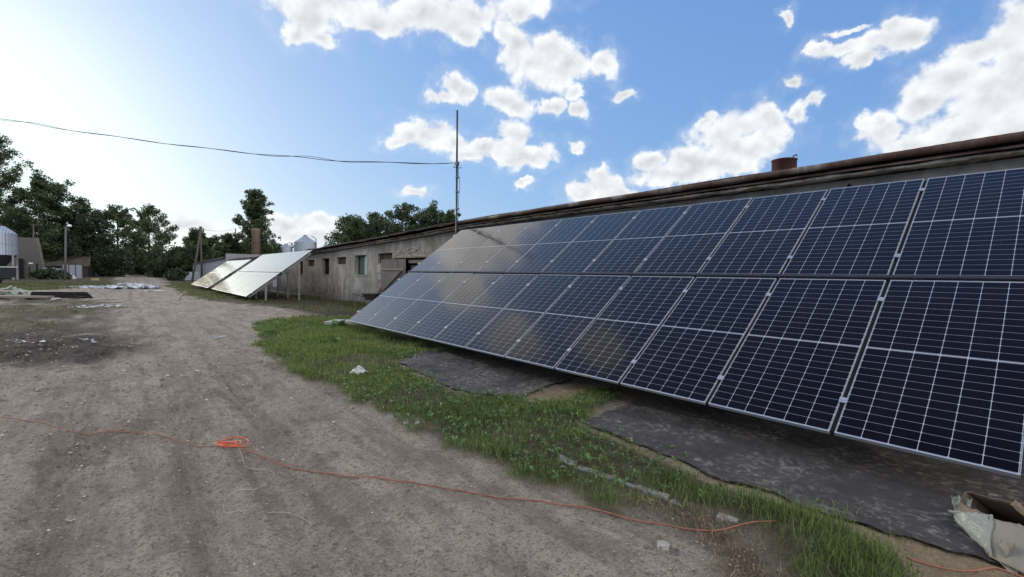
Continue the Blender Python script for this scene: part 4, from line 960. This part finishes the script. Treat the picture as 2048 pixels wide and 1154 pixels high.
# white board hanging below the second array
m = MB(); m.box(-.02, 0, -.6, .6, 0, 1.15); o = m.build('white_board', simple('white_board', (.5, .52, .53), .8, 0, .1, 4, 0)); bp = PX(550, 572, 9.35); o.location = (9.35, bp[1], bp[2]-.05); tag(o, 'pale board leaning on the barn wall, seen under the second array', 'board')

# torn carton with plastic at the lower right
def carton():
    zb = .025; c0 = np.array(G(1975, 1085, zb)); t = empty('torn_carton', (c0[0], c0[1], gz1(c0[0], c0[1])+.0), 'torn open brown cardboard carton with clear plastic wrap, on the black membrane', 'carton'); o0 = np.array(t.location)
    rg = np.random.default_rng(8)
    def q(x, y, z): return np.array(G(x, y, z))
    base = [q(1938, 1048, zb), q(1985, 1118, zb), q(2062, 1150, zb), q(2110, 1095, zb), q(2010, 1040, zb)]
    rim = [q(1932, 1001, .17), q(1981, 1036, .19), q(2048, 1052, .20), q(2092, 1030, .2), q(1930, 984, .21)]
    rim = [q(1918, 1006, .15), q(1980, 1034, .185), q(2052, 1054, .2), q(2090, 1020, .24), q(1932, 983, .24)]
    base = [q(1925, 1052, zb), q(1978, 1112, zb), q(2058, 1152, zb), q(2120, 1085, zb), q(1990, 1030, zb)]
    def wall(name, a, b, c, d, mat, nu=12, nv=8, am=.006, parent=t, topj=.01, seed=1, bulge=0, sm=False):
        rg = np.random.default_rng(seed); u, v = np.meshgrid(np.linspace(0, 1, nu), np.linspace(0, 1, nv)); u = u[..., None]; v = v[..., None]
        P_ = (a*(1-u)+b*u)*(1-v)+(d*(1-u)+c*u)*v; nrm = np.cross(b-a, d-a); nrm /= np.linalg.norm(nrm)
        nz = fbm(u[..., 0]*5+seed*3, v[..., 0]*4, seed, 3)[..., None]; P_ = P_+nrm*(rg.normal(0, am*.25, (nv, nu, 1))+nz*am*3+bulge*np.sin(u*math.pi)*np.sin(v*math.pi)); P_[-1] += np.array([0, 0, 1])*rg.normal(0, topj, (nu, 1))
        V = P_.reshape(-1, 3)-o0; i = np.arange(nv-1)[:, None]*nu; j = np.arange(nu-1)[None]; Fq = np.stack([i+j, i+j+1, i+nu+j+1, i+nu+j], -1).reshape(-1, 4)
        o = npmesh(name, V, Fq, mat, parent); sd = o.modifiers.new('t', 'SOLIDIFY'); sd.thickness = .004; sd.offset = 0; return o
    wall('front_panel', base[1], base[2], rim[2], rim[1], MCARDL, seed=2, am=.003, topj=.004)
    wall('back_panel', base[4], base[3], rim[3], rim[4], MCARD, seed=3, am=.003, topj=.008)
    wall('side_panel', base[0], base[1], rim[1], rim[0], MCARD, seed=4, am=.003)
    wall('side_panel', base[4], base[0], rim[0], rim[4], MCARD, seed=5, am=.003)
    wall('side_panel', base[2], base[3], rim[3], rim[2], MCARD, seed=6, am=.004)
    wall('bottom_panel', base[0], base[1], base[2], base[3], MCARD, seed=7, am=.003)
    # folded flaps
    f1 = [q(1990, 1082, .13), q(2042, 1092, .10), q(2075, 1135, .03), q(2018, 1128, .02)]
    wall('lower_flap', f1[3], f1[2], f1[1], f1[0], MCARDL, seed=9, am=.004)
    wall('torn_flap', q(2020, 1010, .22), q(2068, 1050, .17), q(2085, 1062, .2), q(2030, 1000, .27), MCARD, seed=10, am=.004)
    wall('corner_scrap', q(1990, 1115, .01), q(2042, 1135, .015), q(2034, 1150, .01), q(2024, 1149, .01), MCARDL, seed=15, am=.002)
    # plastic film bag around the left side
    off = np.array([-.025, -.012, 0])
    w = wall('plastic_wrap', q(1925, 1055, .03)+off, q(1980, 1112, .03)+off*.5, q(1984, 1028, .20)+off*.5, q(1893, 1016, .13)+off, MFILM, 40, 24, .0045, seed=11, topj=.003, bulge=.03)
    wall('plastic_wrap', q(1908, 1030, .04), q(1935, 1050, .03), q(1940, 1000, .19), q(1905, 992, .16), MFILM, 24, 14, .006, seed=12, bulge=-.02)
    wall('black_liner', q(1905, 1025, .04), q(1930, 1040, .03), q(1922, 985, .17), q(1903, 990, .12), MBLKMET, 8, 8, .005, seed=13)
carton()

# ---------------------------------------------------------------- left side rubbish
def plank(px0, px1, y, dep, w, h, mat, label, name='timber_board', lift=.05, tilt=0., cat='board', group='boards and scrap on the left side of the yard'):
    a = Dz(px0, y, dep); b = Dz(px1, y, dep); a.z = lift; b.z = lift+tilt; c = (a+b)/2
    m = MB(); m.bar(tuple(a-c), tuple(b-c), w, h); o = m.build(name, mat); o.location = c; return tag(o, label, cat, group)
gd = lambda y, x=60: H*FP/(y-(533.4+x*.01138))
plank(-60, 104, 590, gd(592), .35, .05, MTIMB, 'long pale timber board lying at the left edge before the black trough', lift=.28)
plank(-60, 100, 597, gd(598), .5, .10, MWOODR, 'brown low stack edge under the long pale board', 'timber_stack', .12, cat='stack')
plank(108, 116, 598, gd(600), .3, .12, MPAPER, 'pale rubble lump left of the far puddle', 'rubble_lump', .06, cat='rubble')
plank(-40, 38, 563, gd(566), .25, .06, MWOODR, 'grey board lying in the far left grass', lift=.1)
plank(104, 128, 590, gd(594, 110), .2, .05, MTIMB, 'short pale board right of the black trough', lift=.06)
plank(165, 186, 586, gd(588, 175), .15, .04, MTIMB, 'thin pale board on the track right of the black trough', lift=.04)
# black trough
td = gd(597, 110); a = Dz(58, 590, td); b = Dz(158, 590, td); a.z = b.z = 0; u = (b-a).normalized(); n = Vector((-u.y, u.x, 0)); w_ = (b-a).length
tr_ = empty('black_trough', tuple(a), 'long low black feed trough lying on the left of the yard', 'trough')
zt_ = D(58, 583, td)[2]
m = MB(); m.prism([Vector((0, 0, 0)), u*w_, u*(w_-.35)+Vector((0, 0, zt_)), u*.15+Vector((0, 0, zt_))], n*.08); m.build('side', MDARK, tr_)
m = MB(); m.prism([n*.8, u*w_+n*.8, u*(w_-.35)+n*.8+Vector((0, 0, zt_*.9)), u*.15+n*.8+Vector((0, 0, zt_*.9))], n*.08); m.build('side', MDARK, tr_)
m = MB(); m.prism([n*.08+Vector((0, 0, .05)), u*w_+n*.08+Vector((0, 0, .05)), u*w_+n*.8+Vector((0, 0, .05)), n*.8+Vector((0, 0, .05))], (0, 0, .05)); m.build('floor', MDARK, tr_)
# trailer at the left edge
cd = 46; c = Dz(2, 575, cd); c.z = 0
tl = empty('farm_trailer', tuple(c), 'dark farm trailer with a pale lid, cut by the left edge', 'trailer'); vx = Vector((Rv[0], Rv[1], 0)); vy = Vector((-vx.y, vx.x, 0))
def obox(m, x0, x1, y0, y1, z0, z1):
    mt = Matrix(((vx.x, vy.x, 0, 0), (vx.y, vy.y, 0, 0), (0, 0, 1, 0), (0, 0, 0, 1))); return m.box(x0, x1, y0, y1, z0, z1, mt)
obox(MB(), -1.8, .8, -.7, .7, .65, 1.62).build('body', MBLKMET, tl); obox(MB(), -1.9, .88, -.75, .75, 1.62, 1.74).build('lid', MPAPER, tl)
for s_ in (-1.2, .45):
    m = MB(); m.lathe((0, 0, 0), [(.28, -.12), (.5, -.13), (.55, 0), (.5, .13), (.28, .12)], 24)
    for v in m.b.verts: p = vx*(s_+v.co.x)+vy*(v.co.z-.8); v.co = Vector((p.x, p.y, .52+v.co.y))
    m.build('wheel', MDARK, tl, True)
obox(MB(), -1.8, 1.0, -.06, .06, .5, .62).build('drawbar', MBLKMET, tl)
# heap of pale green sheets, rubbish heap, bags
def heap(name, px_, y, wpx, hpx, n, mats, label, cat, seed, sz=.3, kind=None):
    dep = gd(y, px_); c = Dz(px_, y, dep); c.z = 0; r_ = random.Random(seed); m = MB(); W = wpx*dep/FP; Hh = hpx*dep/FP
    for i in range(n):
        x = r_.gauss(0, .28)*W; yy_ = r_.gauss(0, .25)*W; zz_ = max(.02, Hh*(1-abs(x)/W*1.6)*r_.random()*.9); s = sz*r_.uniform(.4, 1.1)
        mt = Matrix.Translation((x, yy_, zz_)) @ Matrix.Rotation(r_.uniform(-.8, .8), 4, 'X') @ Matrix.Rotation(r_.uniform(-.8, .8), 4, 'Y') @ Matrix.Rotation(r_.uniform(0, 6), 4, 'Z')
        m.box(-s/2, s/2, -s*.35, s*.35, -.015, .02+s*.08, mt)
    o = m.build(name, mats); o.location = c; return tag(o, label, cat, kind=kind)
heap('sheet_heap', 8, 589, 60, 12, 40, simple('pale_green_sheet', (.26, .32, .29), .6, 0, .2, 3, 0), 'heap of pale green sheet pieces at the left edge by the trailer', 'heap', 1, .7, 'stuff')
heap('rubbish_heap', 178, 553, 34, 12, 60, MPAPER, 'white rubbish heap in the grass right of the fence', 'heap', 2, .55, 'stuff')
rock('white_bag', tuple(Dz(143, 556, gd(558, 143))*1+Vector((0, 0, 0))), (.45, .35, .5), 4, MPAPER, 'small white bag on the grass below the pale blue fence', 'bag')
plank(186, 195, 560, gd(561, 190), .5, .3, simple('yellow_box', (.35, .28, .14), .8, 0, .2, 3, 0), 'dull yellow box left of the far track', 'yellow_box', .15, cat='box')
plank(120, 140, 552, gd(558, 130), .8, .35, MBLKMET, 'low dark box under the lamp pole', 'dark_box', .3, cat='box')
# white crushed rubble / puddle strips across the far track
def flakes():
    rg = np.random.default_rng(17); V = []; F = []
    for (x0, x1, y0, y1, n) in ((158, 318, 571.5, 577, 900), (240, 300, 567, 570, 160), (120, 185, 573, 575.5, 90), (290, 330, 582, 583.5, 25), (135, 215, 611.5, 616, 60), (200, 243, 611, 615, 60), (100, 190, 590, 602, 40), (150, 190, 686, 693, 26), (0, 90, 680, 690, 26)):  # last two sets are flakes standing in for wet glints on mud
        for i in range(n):
            px_ = rg.uniform(x0, x1); py_ = y0+(y1-y0)*(rg.normal(.5, .22)); c = G(px_, py_); dep = gd(py_, px_)
            s = rg.uniform(.06, .35)*min(1, dep/40)*(.8 if n > 100 else .55); K = 5; z = gz1(c[0], c[1])+rg.uniform(.005, .03); tl_ = rg.normal(0, .18, 2); b0 = len(V)
            for k in range(K):
                a = 2*math.pi*k/K+rg.uniform(-.3, .3); dx, dy = s*math.cos(a), s*.7*math.sin(a); V.append((c[0]+dx, c[1]+dy, z+.02+dx*tl_[0]+dy*tl_[1]))
            F.append(list(range(b0, b0+K)))
    o = npmesh('rubble_and_glints', V, F, simple('rubble_and_glints', (.58, .61, .66), .6, 0, .25, 2, 0)); tag(o, 'bright white broken rubble in strips across the far track, with flakes as wet glints on the mud', 'rubble', kind='stuff')
flakes()
def water():
    m, nt, b = newmat('puddle_water'); b.inputs['Base Color'].default_value = (.02, .018, .015, 1); b.inputs['Roughness'].default_value = .06; b.inputs['IOR'].default_value = 1.33
    rg = np.random.default_rng(5); k = 0
    for (pts) in ([(160,574),(220,572),(300,574),(322,577),(250,578.5),(180,577)], ):
        P_ = [G(*p) for p in pts]; zz_ = max(gz1(p[0], p[1]) for p in P_)+.006 if k == 0 else np.mean([gz1(p[0], p[1]) for p in P_])+.03
        m_ = MB(); m_.poly([(p[0], p[1], zz_) for p in P_][::-1]); o = m_.build('puddle', m); tag(o, kind='structure'); k += 1
water()

# ---------------------------------------------------------------- grass, weeds, pebbles
def blades(name, n, xr, yr, mat, label, hmin, hmax, wd, dens, seed, lean=.5, cat='grass', seg=2, clump=0):
    rg = np.random.default_rng(seed); x = rg.uniform(*xr, n); y = rg.uniform(*yr, n)
    if clump: 
        cx = rg.uniform(*xr, clump); cy = rg.uniform(*yr, clump); i = rg.integers(0, clump, n); h = n//2
        x[:h] = cx[i[:h]]+rg.normal(0, .05, h); y[:h] = cy[i[:h]]+rg.normal(0, .05, h)
    zs = zones(x, y); p = dens(x, y, zs); k = rg.random(n) < p; x, y = x[k], y[k]; n = len(x); z = gz(x, y)-.004
    hn = .55+.9*vn(x*1.1, y*1.1, seed+3)
    h = rg.uniform(hmin, hmax, n)*hn*np.where((x < 1.5) & (y > 15) & (y < 38), .35, 1); a = rg.uniform(0, 2*math.pi, n); ln = rg.uniform(.15, 1, n)*lean*h; w = wd*rg.uniform(.6, 1.3, n)*np.clip(np.hypot(x, y)/7, .8, 4)
    dx, dy = np.cos(a), np.sin(a); b = rg.uniform(0, 2*math.pi, n); wx, wy = np.cos(b)*w, np.sin(b)*w
    c = np.stack([x, y, z], 1); m1 = c+np.stack([dx*ln*.35, dy*ln*.35, h*.6], 1); t_ = c+np.stack([dx*ln, dy*ln, h*(1-.25*ln/h)], 1); W = np.stack([wx, wy, 0*w], 1)
    V = np.stack([c-W, c+W, m1+W*.75, m1-W*.75, t_+W*.08, t_-W*.08], 1).reshape(-1, 3)
    i = np.arange(n)[:, None]*6; Fq = np.concatenate([i+np.array([[0, 1, 2, 3]]), i+np.array([[3, 2, 4, 5]])], 1).reshape(-1, 4)
    o = npmesh(name, V, Fq, mat); return tag(o, label, cat, kind='stuff')
g_near = lambda x, y, zs: zs[0]**1.5*(1-zs[3]*.75)*(1-.93*sstep(4.0, 5.6, x)*(y < 13))*(.22+.78*sstep(.3, .58, vn(x*1.6, y*1.6, 44)))*(1-.75*sstep(.62, .74, vn(x*.8+2, y*.8, 48)))
blades('grass', 330000, (1.2, 6.2), (.0, 16.5), MGRASS, 'green grass of the verge between dirt track and near array', .035, .125, .0027, g_near, 1, .8, clump=5000)
blades('distant_grass', 420000, (-22, 12), (16, 70), MGRASS2, 'patchy grass along the barn and on the left side of the yard', .04, .12, .006, lambda x, y, zs: zs[0]**2*sstep(.25, .65, vn(x*.7, y*.7, 15))*np.where((x < 1.5) & (y < 38), .5, .8), 2, .7, clump=9000)
blades('dry_stalks', 26000, (1.8, 4.2), (-.2, 4.5), MDRY, 'withered brown stalks at the edge of the verge, beside the rope', .02, .08, .0022, lambda x, y, zs: zs[3]*.8+.03*zs[0], 3, 1.6, 'dry plants')
def weeds(n, seed):
    rg = np.random.default_rng(seed); x = rg.uniform(1.2, 6, n); y = rg.uniform(0, 16, n); zs = zones(x, y)
    p = zs[0]*(1-zs[3])*(1-.9*sstep(4.0, 5.4, x))*sstep(.42, .62, vn(x*.9+4, y*.9, 71)); k = rg.random(n) < p; x, y = x[k], y[k]; z = gz(x, y); V = []; F = []
    for i in range(len(x)):
        nl = rg.integers(4, 9); s = rg.uniform(.010, .038)
        for l in range(nl):
            a = rg.uniform(0, 6.28); e = rg.uniform(.15, 1.1); d = np.array([math.cos(a)*math.cos(e), math.sin(a)*math.cos(e), math.sin(e)]); sd = np.array([-math.sin(a), math.cos(a), rg.normal(0, .3)])*s*.42
            c = np.array([x[i], y[i], z[i]+.02+rg.uniform(0, .045)]); b0 = len(V); V += [c, c+d*s*.7+sd, c+d*s*1.5-np.array([0, 0, s*.3]), c+d*s*.7-sd]; F.append((b0, b0+1, b0+2, b0+3))
    o = npmesh('weeds', V, F, MWEED); tag(o, 'broad-leaved green weeds growing through the grass verge', 'weeds', kind='stuff')
weeds(9000, 5)
def flecks():
    rg = np.random.default_rng(61); n = 900; x = rg.uniform(1.2, 6, n); y = rg.uniform(0, 16, n); zs = zones(x, y); k = rg.random(n) < zs[0]*(1-zs[3])*(1-.95*sstep(4.0, 5.0, x))*.55; x, y = x[k], y[k]; z = gz(x, y)+rg.uniform(.03, .09, len(x)); n = len(x)
    c = np.stack([x, y, z], 1); V, Fq = leafquads(c, None, .0085, rg); V = V.reshape(n, 4, 3); s_ = np.clip(np.hypot(x, y)/5, .8, 2)[:, None, None]; V = c[:, None]+(V-c[:, None])*s_
    o = npmesh('white_flowers', V.reshape(-1, 3), Fq, MPAPER); tag(o, 'tiny white flower heads and flecks scattered in the verge grass', 'flowers', kind='stuff')
flecks()
def dock(px_, py_, s, seed, label):
    c = on(px_, py_); rg = np.random.default_rng(seed); V = []; F = []
    for l in range(14):
        a = rg.uniform(0, 6.28); e = rg.uniform(.3, 1.2); Lf = s*rg.uniform(.5, 1.2); d = np.array([math.cos(a)*math.cos(e), math.sin(a)*math.cos(e), math.sin(e)]); sd = np.array([-math.sin(a), math.cos(a), 0])*Lf*.22
        p0 = np.zeros(3); p1 = d*Lf*.5; p2 = d*Lf-np.array([0, 0, Lf*.3]); b0 = len(V); V += [p0, p1+sd, p2, p1-sd]; F.append((b0, b0+1, b0+2, b0+3))
    o = npmesh('leafy_weed', V, F, MWEED); o.location = c; tag(o, label, 'weed', 'larger leafy weeds on the verge')
dock(677, 657, .42, 1, 'dark leafy weed growing over the pale concrete slab')
dock(675, 690, .30, 2, 'leafy weed halfway between the slab and the crumpled film')
dock(560, 655, .30, 3, 'tall tuft of weed near the tip of the verge')
dock(905, 815, .12, 4, 'leafy weed beside the front edge of the farther membrane')
def pebbles():
    rg = np.random.default_rng(23); n = 36000; rr_ = 1.6+rg.random(n)**1.4*17; a = rg.uniform(R(-9), R(85), n); x = rr_*np.sin(a); y = rr_*np.cos(a); zs = zones(x, y); k = (zs[0] < .5) & (x < 4.1); x, y, rr_ = x[k], y[k], rr_[k]; z = gz(x, y)
    base = np.array([(1, 0, 0), (0, 1, 0), (-1, 0, 0), (0, -1, 0), (0, 0, .8), (0, 0, -.6)], float); tri = np.array([(0, 1, 4), (1, 2, 4), (2, 3, 4), (3, 0, 4), (1, 0, 5), (2, 1, 5), (3, 2, 5), (0, 3, 5)])
    n = len(x); s = (.0028+.011*rg.random(n)**4)*np.clip(rr_/4, .8, 2.2); V = base[None]*(1+.3*rg.normal(size=(n, 6, 1)))*s[:, None, None]
    V[..., 2] *= .6; th = rg.uniform(0, 6.28, n); cx, sx = np.cos(th)[:, None], np.sin(th)[:, None]; X = V[..., 0]*cx-V[..., 1]*sx; Y = V[..., 0]*sx+V[..., 1]*cx
    V = np.stack([X+x[:, None], Y+y[:, None], V[..., 2]+z[:, None]+s[:, None]*.3], -1).reshape(-1, 3); Fq = (tri[None]+np.arange(n)[:, None, None]*6).reshape(-1, 3)
    m, nt, b = newmat('pebble'); g = N(nt, 'ShaderNodeNewGeometry'); nt.links.new(ramp(nt, g.outputs['Random Per Island'], [(0, (.13, .108, .088)), (.5, (.26, .22, .18)), (.97, (.42, .36, .30)), (.99, (.6, .58, .54))]), b.inputs['Base Color']); b.inputs['Roughness'].default_value = .9
    o = npmesh('pebbles', V, Fq, m); tag(o, 'small pebbles and clods strewn over the dirt', 'pebbles', kind='stuff')
pebbles()

# ---------------------------------------------------------------- sky, clouds and sun
SUN_AZ, SUN_EL = R(-12), R(13)
CL = [(16.6,26.7,4.1,2.2),(15.6,24.5,2.3,1.3),(20.8,27.4,4.3,1.7),(24.1,26.7,3.4,1.5),(28.1,28.1,4.6,1.7),(31.6,27.9,3.5,1.9),(35.8,28.4,4.2,1.9),(40.6,29.2,3.0,1.6),(34.0,26.8,2.4,1.2),(29.8,31.5,12.6,2.1),(17.7,24.4,1.6,1.0),
(40.1,25.4,2.3,2.7),(43.1,23.7,4.0,2.5),(46.7,23.4,3.5,2.0),(50.3,23.7,2.0,1.4),(38.8,26.8,2.1,1.4),(44.3,25.4,3.3,1.7),(38.9,20.1,2.5,1.7),(40.7,19.3,2.4,1.3),(32.6,21.3,1.9,1.3),(31.7,20.1,2.0,0.9),(34.1,20.5,1.4,1.3),(48.3,19.1,1.3,1.0),(44.9,19.4,1.4,1.1),(47.4,21.1,1.5,0.9),
(25.8,14.9,1.5,0.9),(27.6,16.3,2.2,1.3),(30.5,15.9,2.7,1.4),(32.6,15.1,1.9,1.1),(40.2,16.4,2.3,1.6),(39.0,14.5,3.3,1.2),(41.4,13.8,3.4,1.3),(43.6,14.2,1.8,1.2),(35.0,13.7,2.4,0.8),(36.2,14.8,2.4,1.0),(28.2,9.3,2.1,0.6),(47.3,15.0,1.3,0.7),(41.2,10.8,1.3,0.5),(53.0,20.0,1.5,0.7),
(70.5,19.6,1.1,0.6),(69.7,25.3,0.7,0.6),(50.5,10.4,3.1,1.4),(49.9,11.8,1.3,1.1),(48.5,9.7,2.4,1.5),(52.9,9.3,2.9,1.3),(56.8,12.8,2.5,1.1),(60.6,12.6,2.7,1.5),(63.7,15.2,2.6,2.0),(65.7,16.0,3.0,1.8),(68.1,16.2,2.1,1.6),(62.6,16.9,1.3,0.9),(65.8,13.5,4.0,2.1),(63.3,12.4,5.1,1.6),(59.0,11.3,4.4,1.1),(68.6,14.4,1.9,2.0),
(71.5,16.6,1.1,1.2),(72.3,17.5,1.1,0.9),(77.7,21.4,2.7,1.3),(79.9,21.2,2.1,1.4),(79.1,22.4,1.5,1.0),(74.9,21.4,2.4,0.7),(72.8,21.9,1.0,0.6),(75.5,22.9,2.0,0.4),(77.1,20.3,2.3,0.6),
(86.6,19.8,1.7,2.2),(84.5,18.9,2.5,1.3),(82.7,17.1,2.6,1.8),(85.3,15.3,2.7,2.8),(81.1,15.8,2.1,1.7),(86.9,16.7,1.7,2.3),(83.8,12.8,3.8,2.1),(77.7,13.4,1.7,1.6),(77.1,14.6,1.1,1.2),(80.5,12.1,2.8,1.2),(86.0,11.5,2.9,2.4),(88.1,15.7,2.4,3.7),
(14.3,5.1,3.1,1.3),(17.2,5.4,2.4,1.2),(15.5,3.6,4.1,1.1),(18.9,4.6,1.6,0.8),(4,4.5,4,1.0),(9,3.6,4,.9),
# clouds above the frame, mirrored in the panels; big unseen ones added as fill
(9,33,3.0,4),(4,41,3.5,4.0),(16,32,6,5),(8,51,4,3.5),(22,35,8,3),(-60,35,30,16),(-105,30,30,20),(-150,35,35,20),(150,35,35,20),(125,40,14,16),(-30,55,14,9),(-100,62,40,10),(160,65,40,10)]
CSC = 1.15
w = bpy.data.worlds.new('World'); SC.world = w; w.use_nodes = True; nt = w.node_tree; L = nt.links
bg = nt.nodes['Background']; sky = N(nt, 'ShaderNodeTexSky', sky_type='NISHITA', sun_disc=False, sun_elevation=SUN_EL, sun_rotation=SUN_AZ, altitude=100, air_density=1.0, dust_density=1.5, ozone_density=2.2)
tc = N(nt, 'ShaderNodeTexCoord'); nv = N(nt, 'ShaderNodeVectorMath', operation='NORMALIZE'); L.new(tc.outputs['Generated'], nv.inputs[0]); dirv = nv.outputs[0]
L.new(dirv, sky.inputs[0]) if sky.inputs else None
sx = N(nt, 'ShaderNodeSeparateXYZ'); L.new(dirv, sx.inputs[0])
azd = mth(nt, 'MULTIPLY', mth(nt, 'ARCTAN2', sx.outputs[0], sx.outputs[1]), 180/math.pi); eld = mth(nt, 'MULTIPLY', mth(nt, 'ARCSINE', sx.outputs[2]), 180/math.pi)
wn = N(nt, 'ShaderNodeTexNoise'); wn.inputs['Scale'].default_value = 17; wn.inputs['Detail'].default_value = 5; wn.inputs['Roughness'].default_value = .6; L.new(dirv, wn.inputs['Vector'])
ws = N(nt, 'ShaderNodeSeparateColor'); L.new(wn.outputs['Color'], ws.inputs[0])
az2 = mth(nt, 'ADD', azd, mth(nt, 'MULTIPLY', mth(nt, 'SUBTRACT', ws.outputs[0], .5), 4.5)); el2 = mth(nt, 'ADD', eld, mth(nt, 'MULTIPLY', mth(nt, 'SUBTRACT', ws.outputs[1], .5), 3.4))
cv = N(nt, 'ShaderNodeCombineXYZ'); L.new(az2, cv.inputs[0]); L.new(el2, cv.inputs[1])
acc = None
for (a, e_, ra, re_) in CL:
    s1 = N(nt, 'ShaderNodeVectorMath', operation='SUBTRACT'); L.new(cv.outputs[0], s1.inputs[0]); s1.inputs[1].default_value = (a, e_, 0)
    s2 = N(nt, 'ShaderNodeVectorMath', operation='MULTIPLY'); L.new(s1.outputs[0], s2.inputs[0]); s2.inputs[1].default_value = (1/(ra*CSC), 1/(re_*CSC), 0)
    s3 = N(nt, 'ShaderNodeVectorMath', operation='LENGTH'); L.new(s2.outputs[0], s3.inputs[0])
    acc = s3.outputs['Value'] if acc is None else mth(nt, 'SMOOTH_MIN', acc, s3.outputs['Value'], .25)
field = mth(nt, 'SUBTRACT', 1.0, acc)
def sn(vec, sc, det, ro):
    return noise(nt, vec, sc, det, ro)
n1 = sn(dirv, 22, 9, .56)
off = N(nt, 'ShaderNodeVectorMath', operation='ADD'); L.new(dirv, off.inputs[0]); off.inputs[1].default_value = (-.006, .0, .012)
n2 = sn(off.outputs[0], 22, 3, .5); n1b = sn(dirv, 22, 3, .5)
dens = mth(nt, 'ADD', field, mth(nt, 'MULTIPLY', mth(nt, 'SUBTRACT', n1, .5), 1.5))
mr = N(nt, 'ShaderNodeMapRange'); mr.interpolation_type = 'SMOOTHSTEP'; L.new(dens, mr.inputs[0]); mr.inputs[1].default_value = -.08; mr.inputs[2].default_value = .45
wsp = N(nt, 'ShaderNodeMapRange'); wsp.interpolation_type = 'SMOOTHSTEP'; L.new(mth(nt, 'ADD', dens, mth(nt, 'MULTIPLY', mth(nt, 'SUBTRACT', n1, .5), 1.2)), wsp.inputs[0]); wsp.inputs[1].default_value = -.75; wsp.inputs[2].default_value = .55
alpha = mth(nt, 'MAXIMUM', mth(nt, 'MULTIPLY', mr.outputs[0], .97), mth(nt, 'MULTIPLY', wsp.outputs[0], .17))
rel = mth(nt, 'MULTIPLY', mth(nt, 'SUBTRACT', n1b, n2), .75)
core = N(nt, 'ShaderNodeMapRange'); L.new(dens, core.inputs[0]); core.inputs[1].default_value = .35; core.inputs[2].default_value = 1.25; core.inputs[3].default_value = 0; core.inputs[4].default_value = .25
shade = mth(nt, 'ADD', mth(nt, 'SUBTRACT', 1.0, core.outputs[0]), rel, clamp=False); shade = mth(nt, 'MAXIMUM', mth(nt, 'MINIMUM', shade, 1.1), .58)
# cloud brightness set by angle from the sun
dt = N(nt, 'ShaderNodeVectorMath', operation='DOT_PRODUCT'); L.new(dirv, dt.inputs[0]); dt.inputs[1].default_value = (math.sin(SUN_AZ)*math.cos(SUN_EL), math.cos(SUN_AZ)*math.cos(SUN_EL), math.sin(SUN_EL))
CB = 8.3
front = N(nt, 'ShaderNodeMapRange'); L.new(dt.outputs['Value'], front.inputs[0]); front.inputs[1].default_value = -.2; front.inputs[2].default_value = -.9; front.inputs[3].default_value = 1; front.inputs[4].default_value = 6.0   # clouds opposite the sun, unseen, boosted to fill-light the yard and wall
br = mth(nt, 'MULTIPLY', mth(nt, 'MULTIPLY', shade, CB), front.outputs[0])
ccol = N(nt, 'ShaderNodeVectorMath', operation='SCALE'); 
tint = mix(nt, mth(nt, 'SUBTRACT', shade, .45, clamp=True), (.80, .84, .90), (1.0, 1.0, .985)); tint = mix(nt, mth(nt, 'SUBTRACT', front.outputs[0], 1.0, clamp=True), tint, (1.0, .93, .82)); L.new(tint, ccol.inputs[0]); L.new(br, ccol.inputs['Scale'])
# milky veil of thin high haze on the sunward side, and a clearer blue away from it
ssp = N(nt, 'ShaderNodeSeparateColor'); L.new(sky.outputs[0], ssp.inputs[0]); scb = N(nt, 'ShaderNodeCombineColor')
for k_, (gn, ex) in enumerate(((5.15, .53), (6.5, .44), (8.2, .26))):
    L.new(mth(nt, 'SMOOTH_MIN', mth(nt, 'MULTIPLY', mth(nt, 'POWER', mth(nt, 'MULTIPLY', ssp.outputs[k_], .1), ex), gn), (8.0, 9.5, 9.5)[k_], (1.6, .8, .4)[k_]), scb.inputs[k_])
skc = scb.outputs[0]
veil = N(nt, 'ShaderNodeMapRange'); veil.interpolation_type = 'SMOOTHSTEP'; L.new(dt.outputs['Value'], veil.inputs[0]); veil.inputs[1].default_value = .55; veil.inputs[2].default_value = 1.0; veil.inputs[3].default_value = 0; veil.inputs[4].default_value = .0
VE = mix(nt, veil.outputs[0], skc, (7.6, 8.6, 8.8))
fin = mix(nt, alpha, VE, ccol.outputs[0])
L.new(fin, bg.inputs[0]); bg.inputs[1].default_value = .10
w.cycles.sampling_method = 'MANUAL' if hasattr(w.cycles, 'sampling_method') else 'AUTOMATIC'
try: w.cycles.sample_map_resolution = 512
except Exception: pass
sl = bpy.data.lights.new('sun', 'SUN'); sl.energy = 1.8; sl.angle = R(16); sl.color = (1, .93, .84); so = bpy.data.objects.new('sun', sl); COL.objects.link(so)
dv = Vector((math.sin(SUN_AZ)*math.cos(SUN_EL), math.cos(SUN_AZ)*math.cos(SUN_EL), math.sin(SUN_EL))); so.rotation_euler = dv.to_track_quat('Z', 'Y').to_euler(); so.location = (0, 0, 40)
SC.view_settings.view_transform = 'Standard'; SC.view_settings.look = 'None'; SC.view_settings.exposure = .34; SC.view_settings.gamma = 1
